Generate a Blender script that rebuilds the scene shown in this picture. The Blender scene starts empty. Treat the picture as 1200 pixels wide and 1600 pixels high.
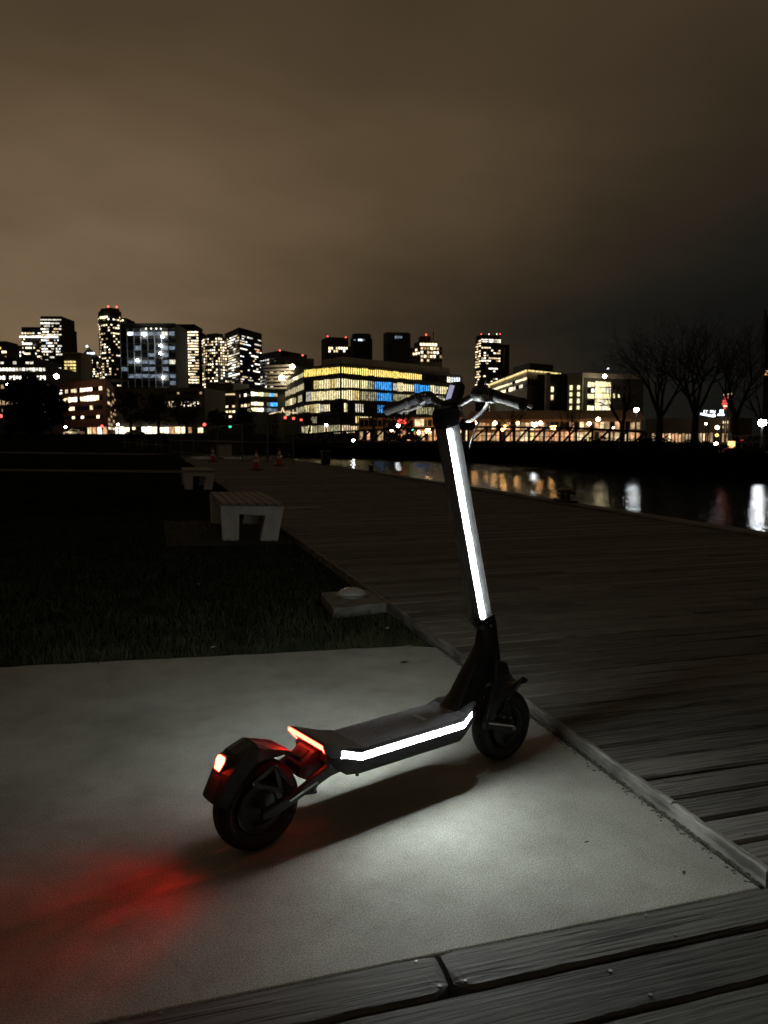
import bpy, bmesh, math, random
import numpy as np
from mathutils import Vector, Matrix

# ------------------------------------------------------------------ camera, sky, exposure
scene = bpy.context.scene
COL = scene.collection
F, HZ, H = 1202.0, 684.0, 1.2          # focal length (px of a 1600 px high frame), horizon row, eye height
PITCH = math.atan((800 - HZ) / F)
YAW = math.radians(16.55)              # the view turns right of the boardwalk's long axis (world +Y)

cd = bpy.data.cameras.new('camera')
cd.sensor_fit = 'VERTICAL'; cd.sensor_height = 36.0; cd.lens = 36.0 * F / 1600.0
cd.clip_start = 0.05; cd.clip_end = 9000
cd.dof.use_dof = True; cd.dof.focus_distance = 2.7; cd.dof.aperture_fstop = 7.5   # the soft skyline of a phone focused on the scooter
cam = bpy.data.objects.new('camera', cd); COL.objects.link(cam)
cam.location = (0, 0, H); cam.rotation_euler = (math.pi / 2 - PITCH, 0, -YAW)
scene.camera = cam

scene.view_settings.view_transform = 'Standard'
scene.view_settings.look = 'None'
scene.view_settings.exposure = 0.0
scene.view_settings.gamma = 1.0
scene.cycles.use_denoising = True
scene.cycles.denoiser = 'OPENIMAGEDENOISE'
scene.cycles.max_bounces = 6
scene.cycles.sample_clamp_indirect = 6.0
scene.cycles.blur_glossy = 0.3

# overcast night sky: low cloud lit brown from below by the city, clearer and darker to the right
world = bpy.data.worlds.new('World'); scene.world = world; world.use_nodes = True
def build_world():
    nt = world.node_tree; N = nt.nodes; L = nt.links; N.clear()
    out = N.new('ShaderNodeOutputWorld'); bg = N.new('ShaderNodeBackground'); L.new(bg.outputs[0], out.inputs[0])
    tc = N.new('ShaderNodeTexCoord')
    sep = N.new('ShaderNodeSeparateXYZ'); L.new(tc.outputs['Generated'], sep.inputs[0])
    def math_(op, a, b=None, c=None, clamp=False):
        n = N.new('ShaderNodeMath'); n.operation = op; n.use_clamp = clamp
        for i, v in enumerate((a, b, c)):
            if v is None: continue
            if isinstance(v, (int, float)): n.inputs[i].default_value = v
            else: L.new(v, n.inputs[i])
        return n.outputs[0]
    def ramp(v, stops, mode='EASE'):
        r = N.new('ShaderNodeValToRGB'); r.color_ramp.interpolation = mode
        e = r.color_ramp.elements
        while len(e) < len(stops): e.new(0.5)
        for k, (p, c) in zip(e, stops):
            k.position = p; k.color = (*c, 1) if len(c) == 3 else c
        L.new(v, r.inputs[0]); return r.outputs[0]
    x, y, z = sep.outputs
    zc = math_('MAXIMUM', z, 0.0)
    # cloud layer seen in perspective
    den = math_('ADD', zc, 0.16)
    cx = math_('DIVIDE', x, den); cy = math_('DIVIDE', y, den)
    comb = N.new('ShaderNodeCombineXYZ'); L.new(cx, comb.inputs[0]); L.new(cy, comb.inputs[1])
    n1 = N.new('ShaderNodeTexNoise'); n1.inputs['Scale'].default_value = 0.55; n1.inputs['Detail'].default_value = 5
    n1.inputs['Roughness'].default_value = 0.5; n1.inputs['Distortion'].default_value = 0.5
    L.new(comb.outputs[0], n1.inputs['Vector'])
    n2 = N.new('ShaderNodeTexNoise'); n2.inputs['Scale'].default_value = 1.9; n2.inputs['Detail'].default_value = 4
    L.new(comb.outputs[0], n2.inputs['Vector'])
    cl = math_('ADD', math_('MULTIPLY', n1.outputs[0], 0.62), math_('MULTIPLY', n2.outputs[0], 0.38))
    cl = math_('MULTIPLY_ADD', cl, 1.6, 0.2)                      # about 0.6 .. 1.4
    # light of the city: strongest over downtown (left of the view), fading with azimuth
    ax, ay = math.sin(math.radians(-6)), math.cos(math.radians(-6))
    hl = math_('SQRT', math_('ADD', math_('MULTIPLY', x, x), math_('MULTIPLY', y, y)))
    hl = math_('MAXIMUM', hl, 1e-3)
    ca = math_('DIVIDE', math_('ADD', math_('MULTIPLY', x, ax), math_('MULTIPLY', y, ay)), hl)   # cosine to downtown
    g1 = ramp(ca, [(0.0, (0.03,)*3), (0.66, (0.018,)*3), (0.756, (0.042,)*3), (0.848, (0.115,)*3), (0.924, (0.225,)*3), (0.974, (0.46,)*3), (1.0, (0.78,)*3)], 'LINEAR')   # just above the skyline
    g2 = ramp(ca, [(0.0, (0.13,)*3), (0.66, (0.105,)*3), (0.80, (0.22,)*3), (0.924, (0.43,)*3), (1.0, (0.64,)*3)], 'LINEAR')   # a hand higher
    g3 = ramp(ca, [(0.0, (0.21,)*3), (0.7, (0.22,)*3), (1.0, (0.29,)*3)], 'LINEAR')                                       # high up
    def lerp(k, a, c):
        n = N.new('ShaderNodeMix'); n.data_type = 'FLOAT'; L.new(k, n.inputs[0]); L.new(a, n.inputs[2]); L.new(c, n.inputs[3]); return n.outputs[0]
    def rng_(lo, hi):
        n = N.new('ShaderNodeMapRange'); n.interpolation_type = 'SMOOTHSTEP'; n.inputs[1].default_value = lo; n.inputs[2].default_value = hi; L.new(zc, n.inputs[0]); return n.outputs[0]
    br = lerp(rng_(0.27, 0.48), lerp(rng_(0.13, 0.31), g1, g2), g3)
    br = math_('MULTIPLY', br, cl)
    col = ramp(br, [(0.0, (0.004, 0.004, 0.0036)), (0.05, (0.0105, 0.0100, 0.0082)), (0.14, (0.0305, 0.0217, 0.0126)), (0.40, (0.088, 0.0585, 0.0322)), (1.0, (0.210, 0.143, 0.083))], 'LINEAR')
    L.new(col, bg.inputs[0]); bg.inputs[1].default_value = 1.0
build_world()

# ------------------------------------------------------------------ place helpers
CA, SA = math.cos(YAW), math.sin(YAW)
def W(px, D, z=0.0):
    """a point D metres ahead of the camera, in the column px of the 1200 px wide photograph, at height z"""
    x = (px - 600) / F * math.cos(PITCH) * D
    return Vector((x * CA + D * SA, -x * SA + D * CA, z))
def ZY(y, D):
    """height that shows at row y when D metres ahead"""
    b = (800 - y) / F
    return H + D * (-math.sin(PITCH) + b * math.cos(PITCH)) / (math.cos(PITCH) + b * math.sin(PITCH))

# ------------------------------------------------------------------ mesh builder
class MB:
    def __init__(s): s.v = []; s.f = []; s.m = []
    def add(s, vs, fs, mi=0):
        o = len(s.v); s.v += [tuple(v) for v in vs]
        for f in fs: s.f.append(tuple(i + o for i in f)); s.m.append(mi)
    def box(s, c, d, mi=0, M=None):
        x, y, z = d[0] / 2, d[1] / 2, d[2] / 2
        vs = [Vector((sx * x, sy * y, sz * z)) for sz in (-1, 1) for sy in (-1, 1) for sx in (-1, 1)]
        if M is not None: vs = [M @ v for v in vs]
        vs = [v + Vector(c) for v in vs]
        s.add(vs, [(0, 2, 3, 1), (4, 5, 7, 6), (0, 1, 5, 4), (2, 6, 7, 3), (0, 4, 6, 2), (1, 3, 7, 5)], mi)
    def quad(s, a, b, c, d, mi=0): s.add([a, b, c, d], [(0, 1, 2, 3)], mi)
    def bar(s, a, b, w, h=None, mi=0, up=(0, 0, 1)):
        a = Vector(a); b = Vector(b); h = h or w
        t = (b - a).normalized(); u = Vector(up)
        if abs(t.dot(u)) > 0.98: u = Vector((1, 0, 0))
        r = t.cross(u).normalized(); u = r.cross(t).normalized()
        vs = []
        for p in (a, b):
            for sx, sy in ((-1, -1), (1, -1), (1, 1), (-1, 1)): vs.append(p + r * sx * w / 2 + u * sy * h / 2)
        s.add(vs, [(3, 2, 1, 0), (4, 5, 6, 7), (0, 1, 5, 4), (1, 2, 6, 5), (2, 3, 7, 6), (3, 0, 4, 7)], mi)
    def tube(s, pts, rad, n=8, mi=0, caps=True):
        pts = [Vector(p) for p in pts]
        if isinstance(rad, (int, float)): rad = [rad] * len(pts)
        rings = []; pr = None
        for i, p in enumerate(pts):
            t = (pts[min(i + 1, len(pts) - 1)] - pts[max(i - 1, 0)]).normalized()
            if pr is None:
                u = Vector((0, 0, 1)) if abs(t.z) < 0.9 else Vector((1, 0, 0))
                r = t.cross(u).normalized()
            else:
                r = (pr - t * pr.dot(t)).normalized()
            pr = r; u = t.cross(r)
            rings.append([p + (r * math.cos(2 * math.pi * k / n) + u * math.sin(2 * math.pi * k / n)) * rad[i] for k in range(n)])
        s.loft(rings, mi, caps)
    def loft(s, rings, mi=0, caps=True):
        n = len(rings[0]); vs = [p for r in rings for p in r]; fs = []
        for i in range(len(rings) - 1):
            for k in range(n):
                k2 = (k + 1) % n
                fs.append((i * n + k, i * n + k2, (i + 1) * n + k2, (i + 1) * n + k))
        if caps:
            fs.append(tuple(reversed(range(n)))); fs.append(tuple((len(rings) - 1) * n + k for k in range(n)))
        s.add(vs, fs, mi)
    def lathe_y(s, prof, c, n=36, mi=0, closed=True):
        """revolve (r, y) pairs about the local y axis through c"""
        c = Vector(c); m = len(prof); vs = []; fs = []
        for k in range(n):
            a = 2 * math.pi * k / n
            for r, y in prof: vs.append(c + Vector((r * math.cos(a), y, r * math.sin(a))))
        for k in range(n):
            k2 = (k + 1) % n
            for j in range(m if closed else m - 1):
                j2 = (j + 1) % m
                fs.append((k * m + j, k * m + j2, k2 * m + j2, k2 * m + j))
        s.add(vs, fs, mi)
    def lathe_z(s, prof, c=(0, 0, 0), n=24, mi=0):
        c = Vector(c); m = len(prof); vs = []; fs = []
        for k in range(n):
            a = 2 * math.pi * k / n
            for r, z in prof: vs.append(c + Vector((r * math.cos(a), r * math.sin(a), z)))
        for k in range(n):
            k2 = (k + 1) % n
            for j in range(m - 1): fs.append((k * m + j, k2 * m + j, k2 * m + j + 1, k * m + j + 1))
        s.add(vs, fs, mi)
    def prism(s, poly, y0, y1, mi=0):
        """(x, z) polygon extruded along y"""
        n = len(poly); vs = [(x, y0, z) for x, z in poly] + [(x, y1, z) for x, z in poly]
        fs = [tuple(range(n)), tuple(reversed(range(n, 2 * n)))]
        fs += [(k, n + k, n + (k + 1) % n, (k + 1) % n) for k in range(n)]
        s.add(vs, fs, mi)
    def prism_z(s, poly, z0, z1, mi=0):
        n = len(poly); vs = [(p[0], p[1], z0) for p in poly] + [(p[0], p[1], z1) for p in poly]
        fs = [tuple(reversed(range(n))), tuple(range(n, 2 * n))]
        fs += [(k, (k + 1) % n, n + (k + 1) % n, n + k) for k in range(n)]
        s.add(vs, fs, mi)
    def mesh(s, name, mats, smooth=False, bevel=0.0, segs=2):
        me = bpy.data.meshes.new(name); me.from_pydata(s.v, [], s.f)
        mats = mats if isinstance(mats, (list, tuple)) else [mats]
        for m in mats: me.materials.append(m)
        me.polygons.foreach_set('material_index', s.m)
        bm = bmesh.new(); bm.from_mesh(me)
        bmesh.ops.recalc_face_normals(bm, faces=bm.faces)
        if bevel > 0:
            ed = [e for e in bm.edges if len(e.link_faces) == 2 and e.calc_face_angle(0) > math.radians(25)]
            bmesh.ops.bevel(bm, geom=ed, offset=bevel, segments=segs, affect='EDGES', profile=0.5, clamp_overlap=True)
        bm.to_mesh(me); bm.free()
        if smooth:
            me.polygons.foreach_set('use_smooth', [True] * len(me.polygons))
            try: me.set_sharp_from_angle(angle=math.radians(38))
            except Exception: pass
        me.update(); return me
    def build(s, name, mats, parent=None, smooth=False, bevel=0.0, segs=2):
        return link(name, s.mesh(name, mats, smooth, bevel, segs), parent)
def link(name, me, parent=None):
    o = bpy.data.objects.new(name, me); COL.objects.link(o)
    if parent is not None: o.parent = parent
    return o
def tag(o, label=None, cat=None, group=None, kind=None):
    if label: o['label'] = label
    if cat: o['category'] = cat
    if group: o['group'] = group
    if kind: o['kind'] = kind
    return o
def empty(name, loc, rz, label, cat, group=None):
    o = bpy.data.objects.new(name, None); COL.objects.link(o); o.empty_display_size = 0.1
    o.location = loc; o.rotation_euler = (0, 0, rz)
    return tag(o, label, cat, group)
def copy_tree(o, parent=None):
    c = o.copy(); COL.objects.link(c); c.parent = parent
    for ch in list(o.children): copy_tree(ch, c)
    return c

# ------------------------------------------------------------------ materials
MT = {}
def mat(name, base=(0.5,)*3, rough=0.6, metal=0.0, emit=None, strength=0.0, sample=False, spec=0.5):
    m = bpy.data.materials.new(name); m.use_nodes = True; b = m.node_tree.nodes['Principled BSDF']
    b.inputs['Base Color'].default_value = (*base, 1); b.inputs['Roughness'].default_value = rough
    b.inputs['Metallic'].default_value = metal; b.inputs['Specular IOR Level'].default_value = spec
    if emit:
        b.inputs['Emission Color'].default_value = (*emit, 1); b.inputs['Emission Strength'].default_value = strength
        m.cycles.emission_sampling = 'AUTO' if sample else 'NONE'
    MT[name] = m; return m
def noisy(name, c1, c2, scale=5.0, rough=0.7, bump=0.0, bscale=None, detail=6, metal=0.0, stretch=(1, 1, 1), spec=0.5, coord='Object', lo=0.35, hi=0.65):
    m = mat(name, c1, rough, metal, spec=spec); nt = m.node_tree; N = nt.nodes; L = nt.links; b = N['Principled BSDF']
    tc = N.new('ShaderNodeTexCoord'); mp = N.new('ShaderNodeMapping'); mp.inputs['Scale'].default_value = stretch
    L.new(tc.outputs[coord], mp.inputs[0])
    n = N.new('ShaderNodeTexNoise'); n.inputs['Scale'].default_value = scale; n.inputs['Detail'].default_value = detail
    L.new(mp.outputs[0], n.inputs['Vector'])
    r = N.new('ShaderNodeValToRGB'); r.color_ramp.elements[0].color = (*c1, 1); r.color_ramp.elements[1].color = (*c2, 1)
    r.color_ramp.elements[0].position = lo; r.color_ramp.elements[1].position = hi
    L.new(n.outputs[0], r.inputs[0]); L.new(r.outputs[0], b.inputs['Base Color'])
    if bump:
        n2 = N.new('ShaderNodeTexNoise'); n2.inputs['Scale'].default_value = bscale or scale * 3; n2.inputs['Detail'].default_value = 6
        L.new(mp.outputs[0], n2.inputs['Vector'])
        bp = N.new('ShaderNodeBump'); bp.inputs['Strength'].default_value = bump; bp.inputs['Distance'].default_value = 0.01
        L.new(n2.outputs[0], bp.inputs['Height']); L.new(bp.outputs[0], b.inputs['Normal'])
    return m

def concrete_mat():
    m = mat('concrete', (0.3,)*3, 0.85); nt = m.node_tree; N = nt.nodes; L = nt.links; b = N['Principled BSDF']
    tc = N.new('ShaderNodeTexCoord')
    def noise(sc, det=5, rg=0.6):
        n = N.new('ShaderNodeTexNoise'); n.inputs['Scale'].default_value = sc; n.inputs['Detail'].default_value = det
        n.inputs['Roughness'].default_value = rg; L.new(tc.outputs['Object'], n.inputs['Vector']); return n.outputs[0]
    def rampc(v, a, c, lo, hi):
        r = N.new('ShaderNodeValToRGB'); r.color_ramp.elements[0].color = (*a, 1); r.color_ramp.elements[1].color = (*c, 1)
        r.color_ramp.elements[0].position = lo; r.color_ramp.elements[1].position = hi; L.new(v, r.inputs[0]); return r.outputs[0]
    grain = rampc(noise(230, 3, 0.7), (0.17, 0.172, 0.158), (0.47, 0.473, 0.435), 0.36, 0.66)
    big = rampc(noise(2.6, 7, 0.62), (0.76, 0.755, 0.735), (1.05, 1.045, 1.03), 0.33, 0.62)
    mx = N.new('ShaderNodeMix'); mx.data_type = 'RGBA'; mx.blend_type = 'MULTIPLY'; mx.inputs[0].default_value = 1
    L.new(grain, mx.inputs[6]); L.new(big, mx.inputs[7])
    sp = N.new('ShaderNodeTexVoronoi'); sp.inputs['Scale'].default_value = 60; L.new(tc.outputs['Object'], sp.inputs['Vector'])
    spr = rampc(sp.outputs['Distance'], (0.35,)*3, (1,)*3, 0.02, 0.12)
    mx2 = N.new('ShaderNodeMix'); mx2.data_type = 'RGBA'; mx2.blend_type = 'MULTIPLY'; mx2.inputs[0].default_value = 0.6
    L.new(mx.outputs[2], mx2.inputs[6]); L.new(spr, mx2.inputs[7])
    st = rampc(noise(0.85, 8, 0.7), (0.66, 0.65, 0.62), (1.0,)*3, 0.40, 0.52)          # old damp stains
    dr = rampc(noise(7.5, 6, 0.75), (0.80, 0.79, 0.76), (1.0,)*3, 0.38, 0.50)          # blotches
    vc = N.new('ShaderNodeTexVoronoi'); vc.feature = 'DISTANCE_TO_EDGE'; vc.inputs['Scale'].default_value = 0.42
    wn = N.new('ShaderNodeTexNoise'); wn.inputs['Scale'].default_value = 3.0; wn.inputs['Detail'].default_value = 8; L.new(tc.outputs['Object'], wn.inputs['Vector'])
    wa = N.new('ShaderNodeVectorMath'); wa.operation = 'MULTIPLY_ADD'; L.new(wn.outputs['Color'], wa.inputs[0]); wa.inputs[1].default_value = (0.35,)*3; L.new(tc.outputs['Object'], wa.inputs[2]); L.new(wa.outputs[0], vc.inputs['Vector'])
    cr = rampc(vc.outputs['Distance'], (0.78,)*3, (1.0,)*3, 0.0004, 0.0013)           # hairline cracks
    prev = mx2.outputs[2]
    for q in (st, dr, cr):
        m3 = N.new('ShaderNodeMix'); m3.data_type = 'RGBA'; m3.blend_type = 'MULTIPLY'; m3.inputs[0].default_value = 0.45; L.new(prev, m3.inputs[6]); L.new(q, m3.inputs[7]); prev = m3.outputs[2]
    L.new(prev, b.inputs['Base Color'])
    bp = N.new('ShaderNodeBump'); bp.inputs['Strength'].default_value = 0.35; bp.inputs['Distance'].default_value = 0.003
    L.new(noise(190, 4, 0.7), bp.inputs['Height']); L.new(bp.outputs[0], b.inputs['Normal'])
    return m
def wood_mat(name, dark, light, contrast=1.0):
    m = mat(name, dark, 0.75, spec=0.35); nt = m.node_tree; N = nt.nodes; L = nt.links; b = N['Principled BSDF']
    tc = N.new('ShaderNodeTexCoord'); oi = N.new('ShaderNodeObjectInfo')
    mul = N.new('ShaderNodeVectorMath'); mul.operation = 'SCALE'; L.new(oi.outputs['Location'], mul.inputs[0]); mul.inputs[3].default_value = 3.7
    add = N.new('ShaderNodeVectorMath'); L.new(tc.outputs['Object'], add.inputs[0]); L.new(mul.outputs[0], add.inputs[1])
    mp = N.new('ShaderNodeMapping'); mp.inputs['Scale'].default_value = (0.9, 6, 6); L.new(add.outputs[0], mp.inputs[0])
    wv = N.new('ShaderNodeTexWave'); wv.wave_type = 'BANDS'; wv.bands_direction = 'Y'
    wv.inputs['Scale'].default_value = 2.6; wv.inputs['Distortion'].default_value = 16.0; wv.inputs['Detail'].default_value = 4; wv.inputs['Detail Scale'].default_value = 0.35; wv.inputs['Detail Roughness'].default_value = 0.65
    L.new(mp.outputs[0], wv.inputs['Vector'])
    mp2 = N.new('ShaderNodeMapping'); mp2.inputs['Scale'].default_value = (6, 210, 210); L.new(add.outputs[0], mp2.inputs[0])
    n = N.new('ShaderNodeTexNoise'); n.inputs['Scale'].default_value = 1; n.inputs['Detail'].default_value = 5; L.new(mp2.outputs[0], n.inputs['Vector'])
    n3 = N.new('ShaderNodeTexNoise'); n3.inputs['Scale'].default_value = 2.3; n3.inputs['Detail'].default_value = 5; L.new(add.outputs[0], n3.inputs['Vector'])
    def mth(op, a, c):
        q = N.new('ShaderNodeMath'); q.operation = op
        for i, v in enumerate((a, c)):
            if isinstance(v, (int, float)): q.inputs[i].default_value = v
            else: L.new(v, q.inputs[i])
        return q.outputs[0]
    grain = mth('ADD', mth('MULTIPLY', wv.outputs[0], 0.16), mth('MULTIPLY', n.outputs[0], 0.84))
    val = mth('ADD', mth('MULTIPLY', grain, 0.75), mth('MULTIPLY', n3.outputs[0], 0.32))
    mp3 = N.new('ShaderNodeMapping'); mp3.inputs['Scale'].default_value = (2.2, 95, 95); L.new(add.outputs[0], mp3.inputs[0])
    nc = N.new('ShaderNodeTexNoise'); nc.inputs['Scale'].default_value = 1; nc.inputs['Detail'].default_value = 3; nc.inputs['Distortion'].default_value = 0.6; L.new(mp3.outputs[0], nc.inputs['Vector'])
    cm = N.new('ShaderNodeMapRange'); cm.inputs[1].default_value = 0.585; cm.inputs[2].default_value = 0.64; L.new(nc.outputs[0], cm.inputs[0])
    vk = N.new('ShaderNodeTexVoronoi'); vk.inputs['Scale'].default_value = 1.0; mp4 = N.new('ShaderNodeMapping'); mp4.inputs['Scale'].default_value = (2.0, 5.5, 5.5); L.new(add.outputs[0], mp4.inputs[0]); L.new(mp4.outputs[0], vk.inputs['Vector'])
    kn = N.new('ShaderNodeMapRange'); kn.inputs[1].default_value = 0.04; kn.inputs[2].default_value = 0.13; kn.inputs[3].default_value = 1; kn.inputs[4].default_value = 0; L.new(vk.outputs['Distance'], kn.inputs[0])
    flaw = mth('MAXIMUM', cm.outputs[0], mth('MULTIPLY', kn.outputs[0], 0.8))
    val = mth('SUBTRACT', val, mth('MULTIPLY', flaw, 0.22)); grain = mth('SUBTRACT', grain, mth('MULTIPLY', flaw, 0.8))
    val = mth('ADD', val, mth('MULTIPLY', mth('SUBTRACT', oi.outputs['Random'], 0.5), 0.20))
    r = N.new('ShaderNodeValToRGB'); r.color_ramp.elements[0].position = 0.33; r.color_ramp.elements[1].position = 0.75
    r.color_ramp.elements[0].color = (*dark, 1); r.color_ramp.elements[1].color = (*light, 1)
    L.new(val, r.inputs[0]); L.new(r.outputs[0], b.inputs['Base Color'])
    bp = N.new('ShaderNodeBump'); bp.inputs['Strength'].default_value = 0.7 * contrast; bp.inputs['Distance'].default_value = 0.004
    L.new(grain, bp.inputs['Height']); L.new(bp.outputs[0], b.inputs['Normal'])
    return m
def water_mat():
    m = mat('water', (0.004, 0.006, 0.008), 0.05); nt = m.node_tree; N = nt.nodes; L = nt.links; b = N['Principled BSDF']
    b.inputs['IOR'].default_value = 1.33
    tc = N.new('ShaderNodeTexCoord'); mp = N.new('ShaderNodeMapping'); mp.inputs['Rotation'].default_value = (0, 0, 0.35); mp.inputs['Scale'].default_value = (1.0, 1.7, 1)
    L.new(tc.outputs['Object'], mp.inputs[0])
    n = N.new('ShaderNodeTexNoise'); n.inputs['Scale'].default_value = 2.3; n.inputs['Detail'].default_value = 3; L.new(mp.outputs[0], n.inputs['Vector'])
    n2 = N.new('ShaderNodeTexNoise'); n2.inputs['Scale'].default_value = 6.0; n2.inputs['Detail'].default_value = 2; L.new(mp.outputs[0], n2.inputs['Vector'])
    mx = N.new('ShaderNodeMath'); mx.operation = 'MULTIPLY_ADD'; L.new(n2.outputs[0], mx.inputs[0]); mx.inputs[1].default_value = 0.34; L.new(n.outputs[0], mx.inputs[2])
    bp = N.new('ShaderNodeBump'); bp.inputs['Strength'].default_value = 1.0; bp.inputs['Distance'].default_value = 0.025
    L.new(mx.outputs[0], bp.inputs['Height']); L.new(bp.outputs[0], b.inputs['Normal'])
    return m
concrete = concrete_mat()
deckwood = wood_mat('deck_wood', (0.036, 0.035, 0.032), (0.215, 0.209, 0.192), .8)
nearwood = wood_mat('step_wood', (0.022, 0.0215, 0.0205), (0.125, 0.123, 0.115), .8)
fasciawood = noisy('fascia_wood', (0.07, 0.067, 0.06), (0.27, 0.263, 0.24), 9, 0.75, 0.5, 40, stretch=(3, 0.6, 3))
watermat = water_mat()
soil = noisy('soil', (0.008, 0.009, 0.005), (0.02, 0.022, 0.012), 8, 0.95, spec=0.0)
blade = noisy('grass_blade', (0.012, 0.017, 0.006), (0.048, 0.058, 0.022), 3, 0.7)
turf = noisy('turf', (0.007, 0.009, 0.004), (0.018, 0.023, 0.009), 1.2, 0.95, 0.8, 30, spec=0.0)
asphalt = noisy('asphalt', (0.02,)*3, (0.04,)*3, 3, 0.9, spec=0.0)
pathmat = noisy('path_concrete', (0.10, 0.10, 0.095), (0.16, 0.157, 0.145), 4, 0.9, spec=0.0)
quaymat = noisy('quay_stone', (0.006, 0.006, 0.007), (0.014, 0.014, 0.014), 2, 0.9, spec=0.0)
blackmetal = noisy('black_metal', (0.007, 0.007, 0.008), (0.013, 0.013, 0.015), 40, 0.40, 0.05, 200)
rubber = noisy('rubber', (0.006, 0.006, 0.007), (0.014, 0.014, 0.015), 60, 0.75, 0.3, 120)
plastic = noisy('black_plastic', (0.022, 0.022, 0.026), (0.036, 0.036, 0.042), 50, 0.5, 0.08, 300)
deckrub = noisy('deck_rubber', (0.13, 0.133, 0.148), (0.19, 0.194, 0.212), 90, 0.62, 0.4, 260)
stemalu = noisy('stem_paint', (0.06, 0.06, 0.062), (0.085, 0.085, 0.088), 30, 0.5)
steel = noisy('steel', (0.45,)*3, (0.62,)*3, 30, 0.28, metal=1.0)
chrome = mat('silver_print', (0.8, 0.81, 0.82), 0.45)
hose = noisy('hose', (0.02,)*3, (0.035,)*3, 30, 0.3)
greygrip = noisy('grip_rubber', (0.022, 0.023, 0.024), (0.04, 0.041, 0.042), 70, 0.7, 0.3, 180)
alu = noisy('cast_aluminium', (0.34,)*3, (0.46,)*3, 25, 0.45, metal=0.6)
frosted = noisy('frosted_plastic', (0.30, 0.30, 0.31), (0.38, 0.38, 0.39), 60, 0.6)
LEDW = mat('white_light', (0.9,)*3, 0.4, emit=(0.93, 1.0, 0.965), strength=105, sample=True)
LEDS = mat('white_stem_light', (0.9,)*3, 0.4, emit=(0.94, 1.0, 0.97), strength=172, sample=True)
LEDR = mat('red_light', (0.4, 0.02, 0.02), 0.4, emit=(1.0, 0.034, 0.018), strength=32, sample=True)
LEDT = mat('red_tail_light', (0.4, 0.02, 0.02), 0.4, emit=(1.0, 0.028, 0.012), strength=70, sample=True)
redlens = mat('red_lens', (0.28, 0.006, 0.008), 0.22)
screenm = mat('display_glow', (0.1, 0.1, 0.15), 0.2, emit=(0.62, 0.62, 0.95), strength=0.5)
benchpaint = noisy('bench_concrete', (0.58, 0.58, 0.56), (0.72, 0.72, 0.70), 6, 0.8, 0.2, 60)
benchwood = noisy('bench_wood', (0.16, 0.15, 0.13), (0.30, 0.28, 0.24), 5, 0.75, 0.3, 30, stretch=(20, 0.8, 20))
domeglass = mat('dome_glass', (0.35, 0.37, 0.36), 0.12)
orange = noisy('cone_orange', (0.45, 0.07, 0.02), (0.6, 0.1, 0.03), 12, 0.6)
conewhite = mat('cone_collar', (0.75,)*3, 0.5)
galv = noisy('galvanised', (0.16,)*3, (0.26,)*3, 15, 0.5, metal=0.5)
bark = noisy('bark', (0.010, 0.009, 0.007), (0.024, 0.020, 0.016), 14, 0.95, 0.5, 40)
leafdark = noisy('evergreen_leaf', (0.004, 0.006, 0.003), (0.012, 0.016, 0.007), 2, 0.8)
leafmid = noisy('park_leaf', (0.008, 0.011, 0.005), (0.024, 0.026, 0.012), 1.5, 0.8)
def wall(name, c, k=0.75, sc=0.12): return noisy(name, tuple(a * k for a in c), c, sc, 0.85)
w_dark = wall('wall_dark', (0.085, 0.080, 0.072)); w_black = wall('wall_black', (0.035, 0.034, 0.034)); w_grey = wall('wall_grey', (0.13, 0.125, 0.115))
w_brown = wall('wall_brown', (0.11, 0.085, 0.06)); w_beige = wall('wall_beige', (0.34, 0.29, 0.22)); w_brick = wall('wall_brick', (0.17, 0.062, 0.04)); w_pale = wall('wall_pale', (0.52, 0.50, 0.45))
w_steel = wall('wall_steel', (0.20, 0.205, 0.21)); w_glass = mat('wall_glass', (0.02, 0.024, 0.03), 0.15); w_tan = wall('wall_tan', (0.42, 0.28, 0.18))
unlit = mat('unlit_pane', (0.015, 0.017, 0.02), 0.12)
def lit(name, c, s, var=0.0):
    m = mat(name, (0.05,)*3, 0.5, emit=c, strength=s)
    if var:
        nt = m.node_tree; N = nt.nodes; L = nt.links; b = N['Principled BSDF']
        tc = N.new('ShaderNodeTexCoord'); n = N.new('ShaderNodeTexNoise'); n.inputs['Scale'].default_value = 0.9; n.inputs['Detail'].default_value = 4
        L.new(tc.outputs['Object'], n.inputs['Vector'])
        r = N.new('ShaderNodeMapRange'); r.inputs[1].default_value = 0.36; r.inputs[2].default_value = 0.64; r.inputs[3].default_value = s * (1 - var); r.inputs[4].default_value = s * (1 + var)
        L.new(n.outputs[0], r.inputs[0]); L.new(r.outputs[0], b.inputs['Emission Strength'])
    return m
lit('warm3', (1.0, 0.78, 0.45), 2.6, 0.5); lit('warm2', (1.0, 0.74, 0.42), 1.1, 0.5); lit('warm1', (1.0, 0.68, 0.36), 0.42, 0.6)
lit('white3', (1.0, 0.93, 0.76), 2.4, 0.5); lit('white2', (1.0, 0.92, 0.74), 0.9, 0.5)
lit('cool3', (0.78, 0.90, 1.0), 2.2, 0.6); lit('cool1', (0.55, 0.68, 0.85), 0.26, 0.7)
lit('yellow3', (1.0, 0.74, 0.17), 2.1, 0.35); lit('yellow2', (1.0, 0.76, 0.30), 1.1, 0.5); lit('cream2', (1.0, 0.85, 0.44), 1.7, 0.35); lit('cream1', (0.95, 0.85, 0.48), 0.55, 0.6)
lit('blue3', (0.05, 0.38, 1.0), 1.6, 0.5); lit('blue1', (0.05, 0.25, 0.7), 0.3, 0.6)
lit('amber3', (1.0, 0.50, 0.20), 2.0, 0.5); lit('amber1', (1.0, 0.52, 0.25), 0.8, 0.6)
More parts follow.
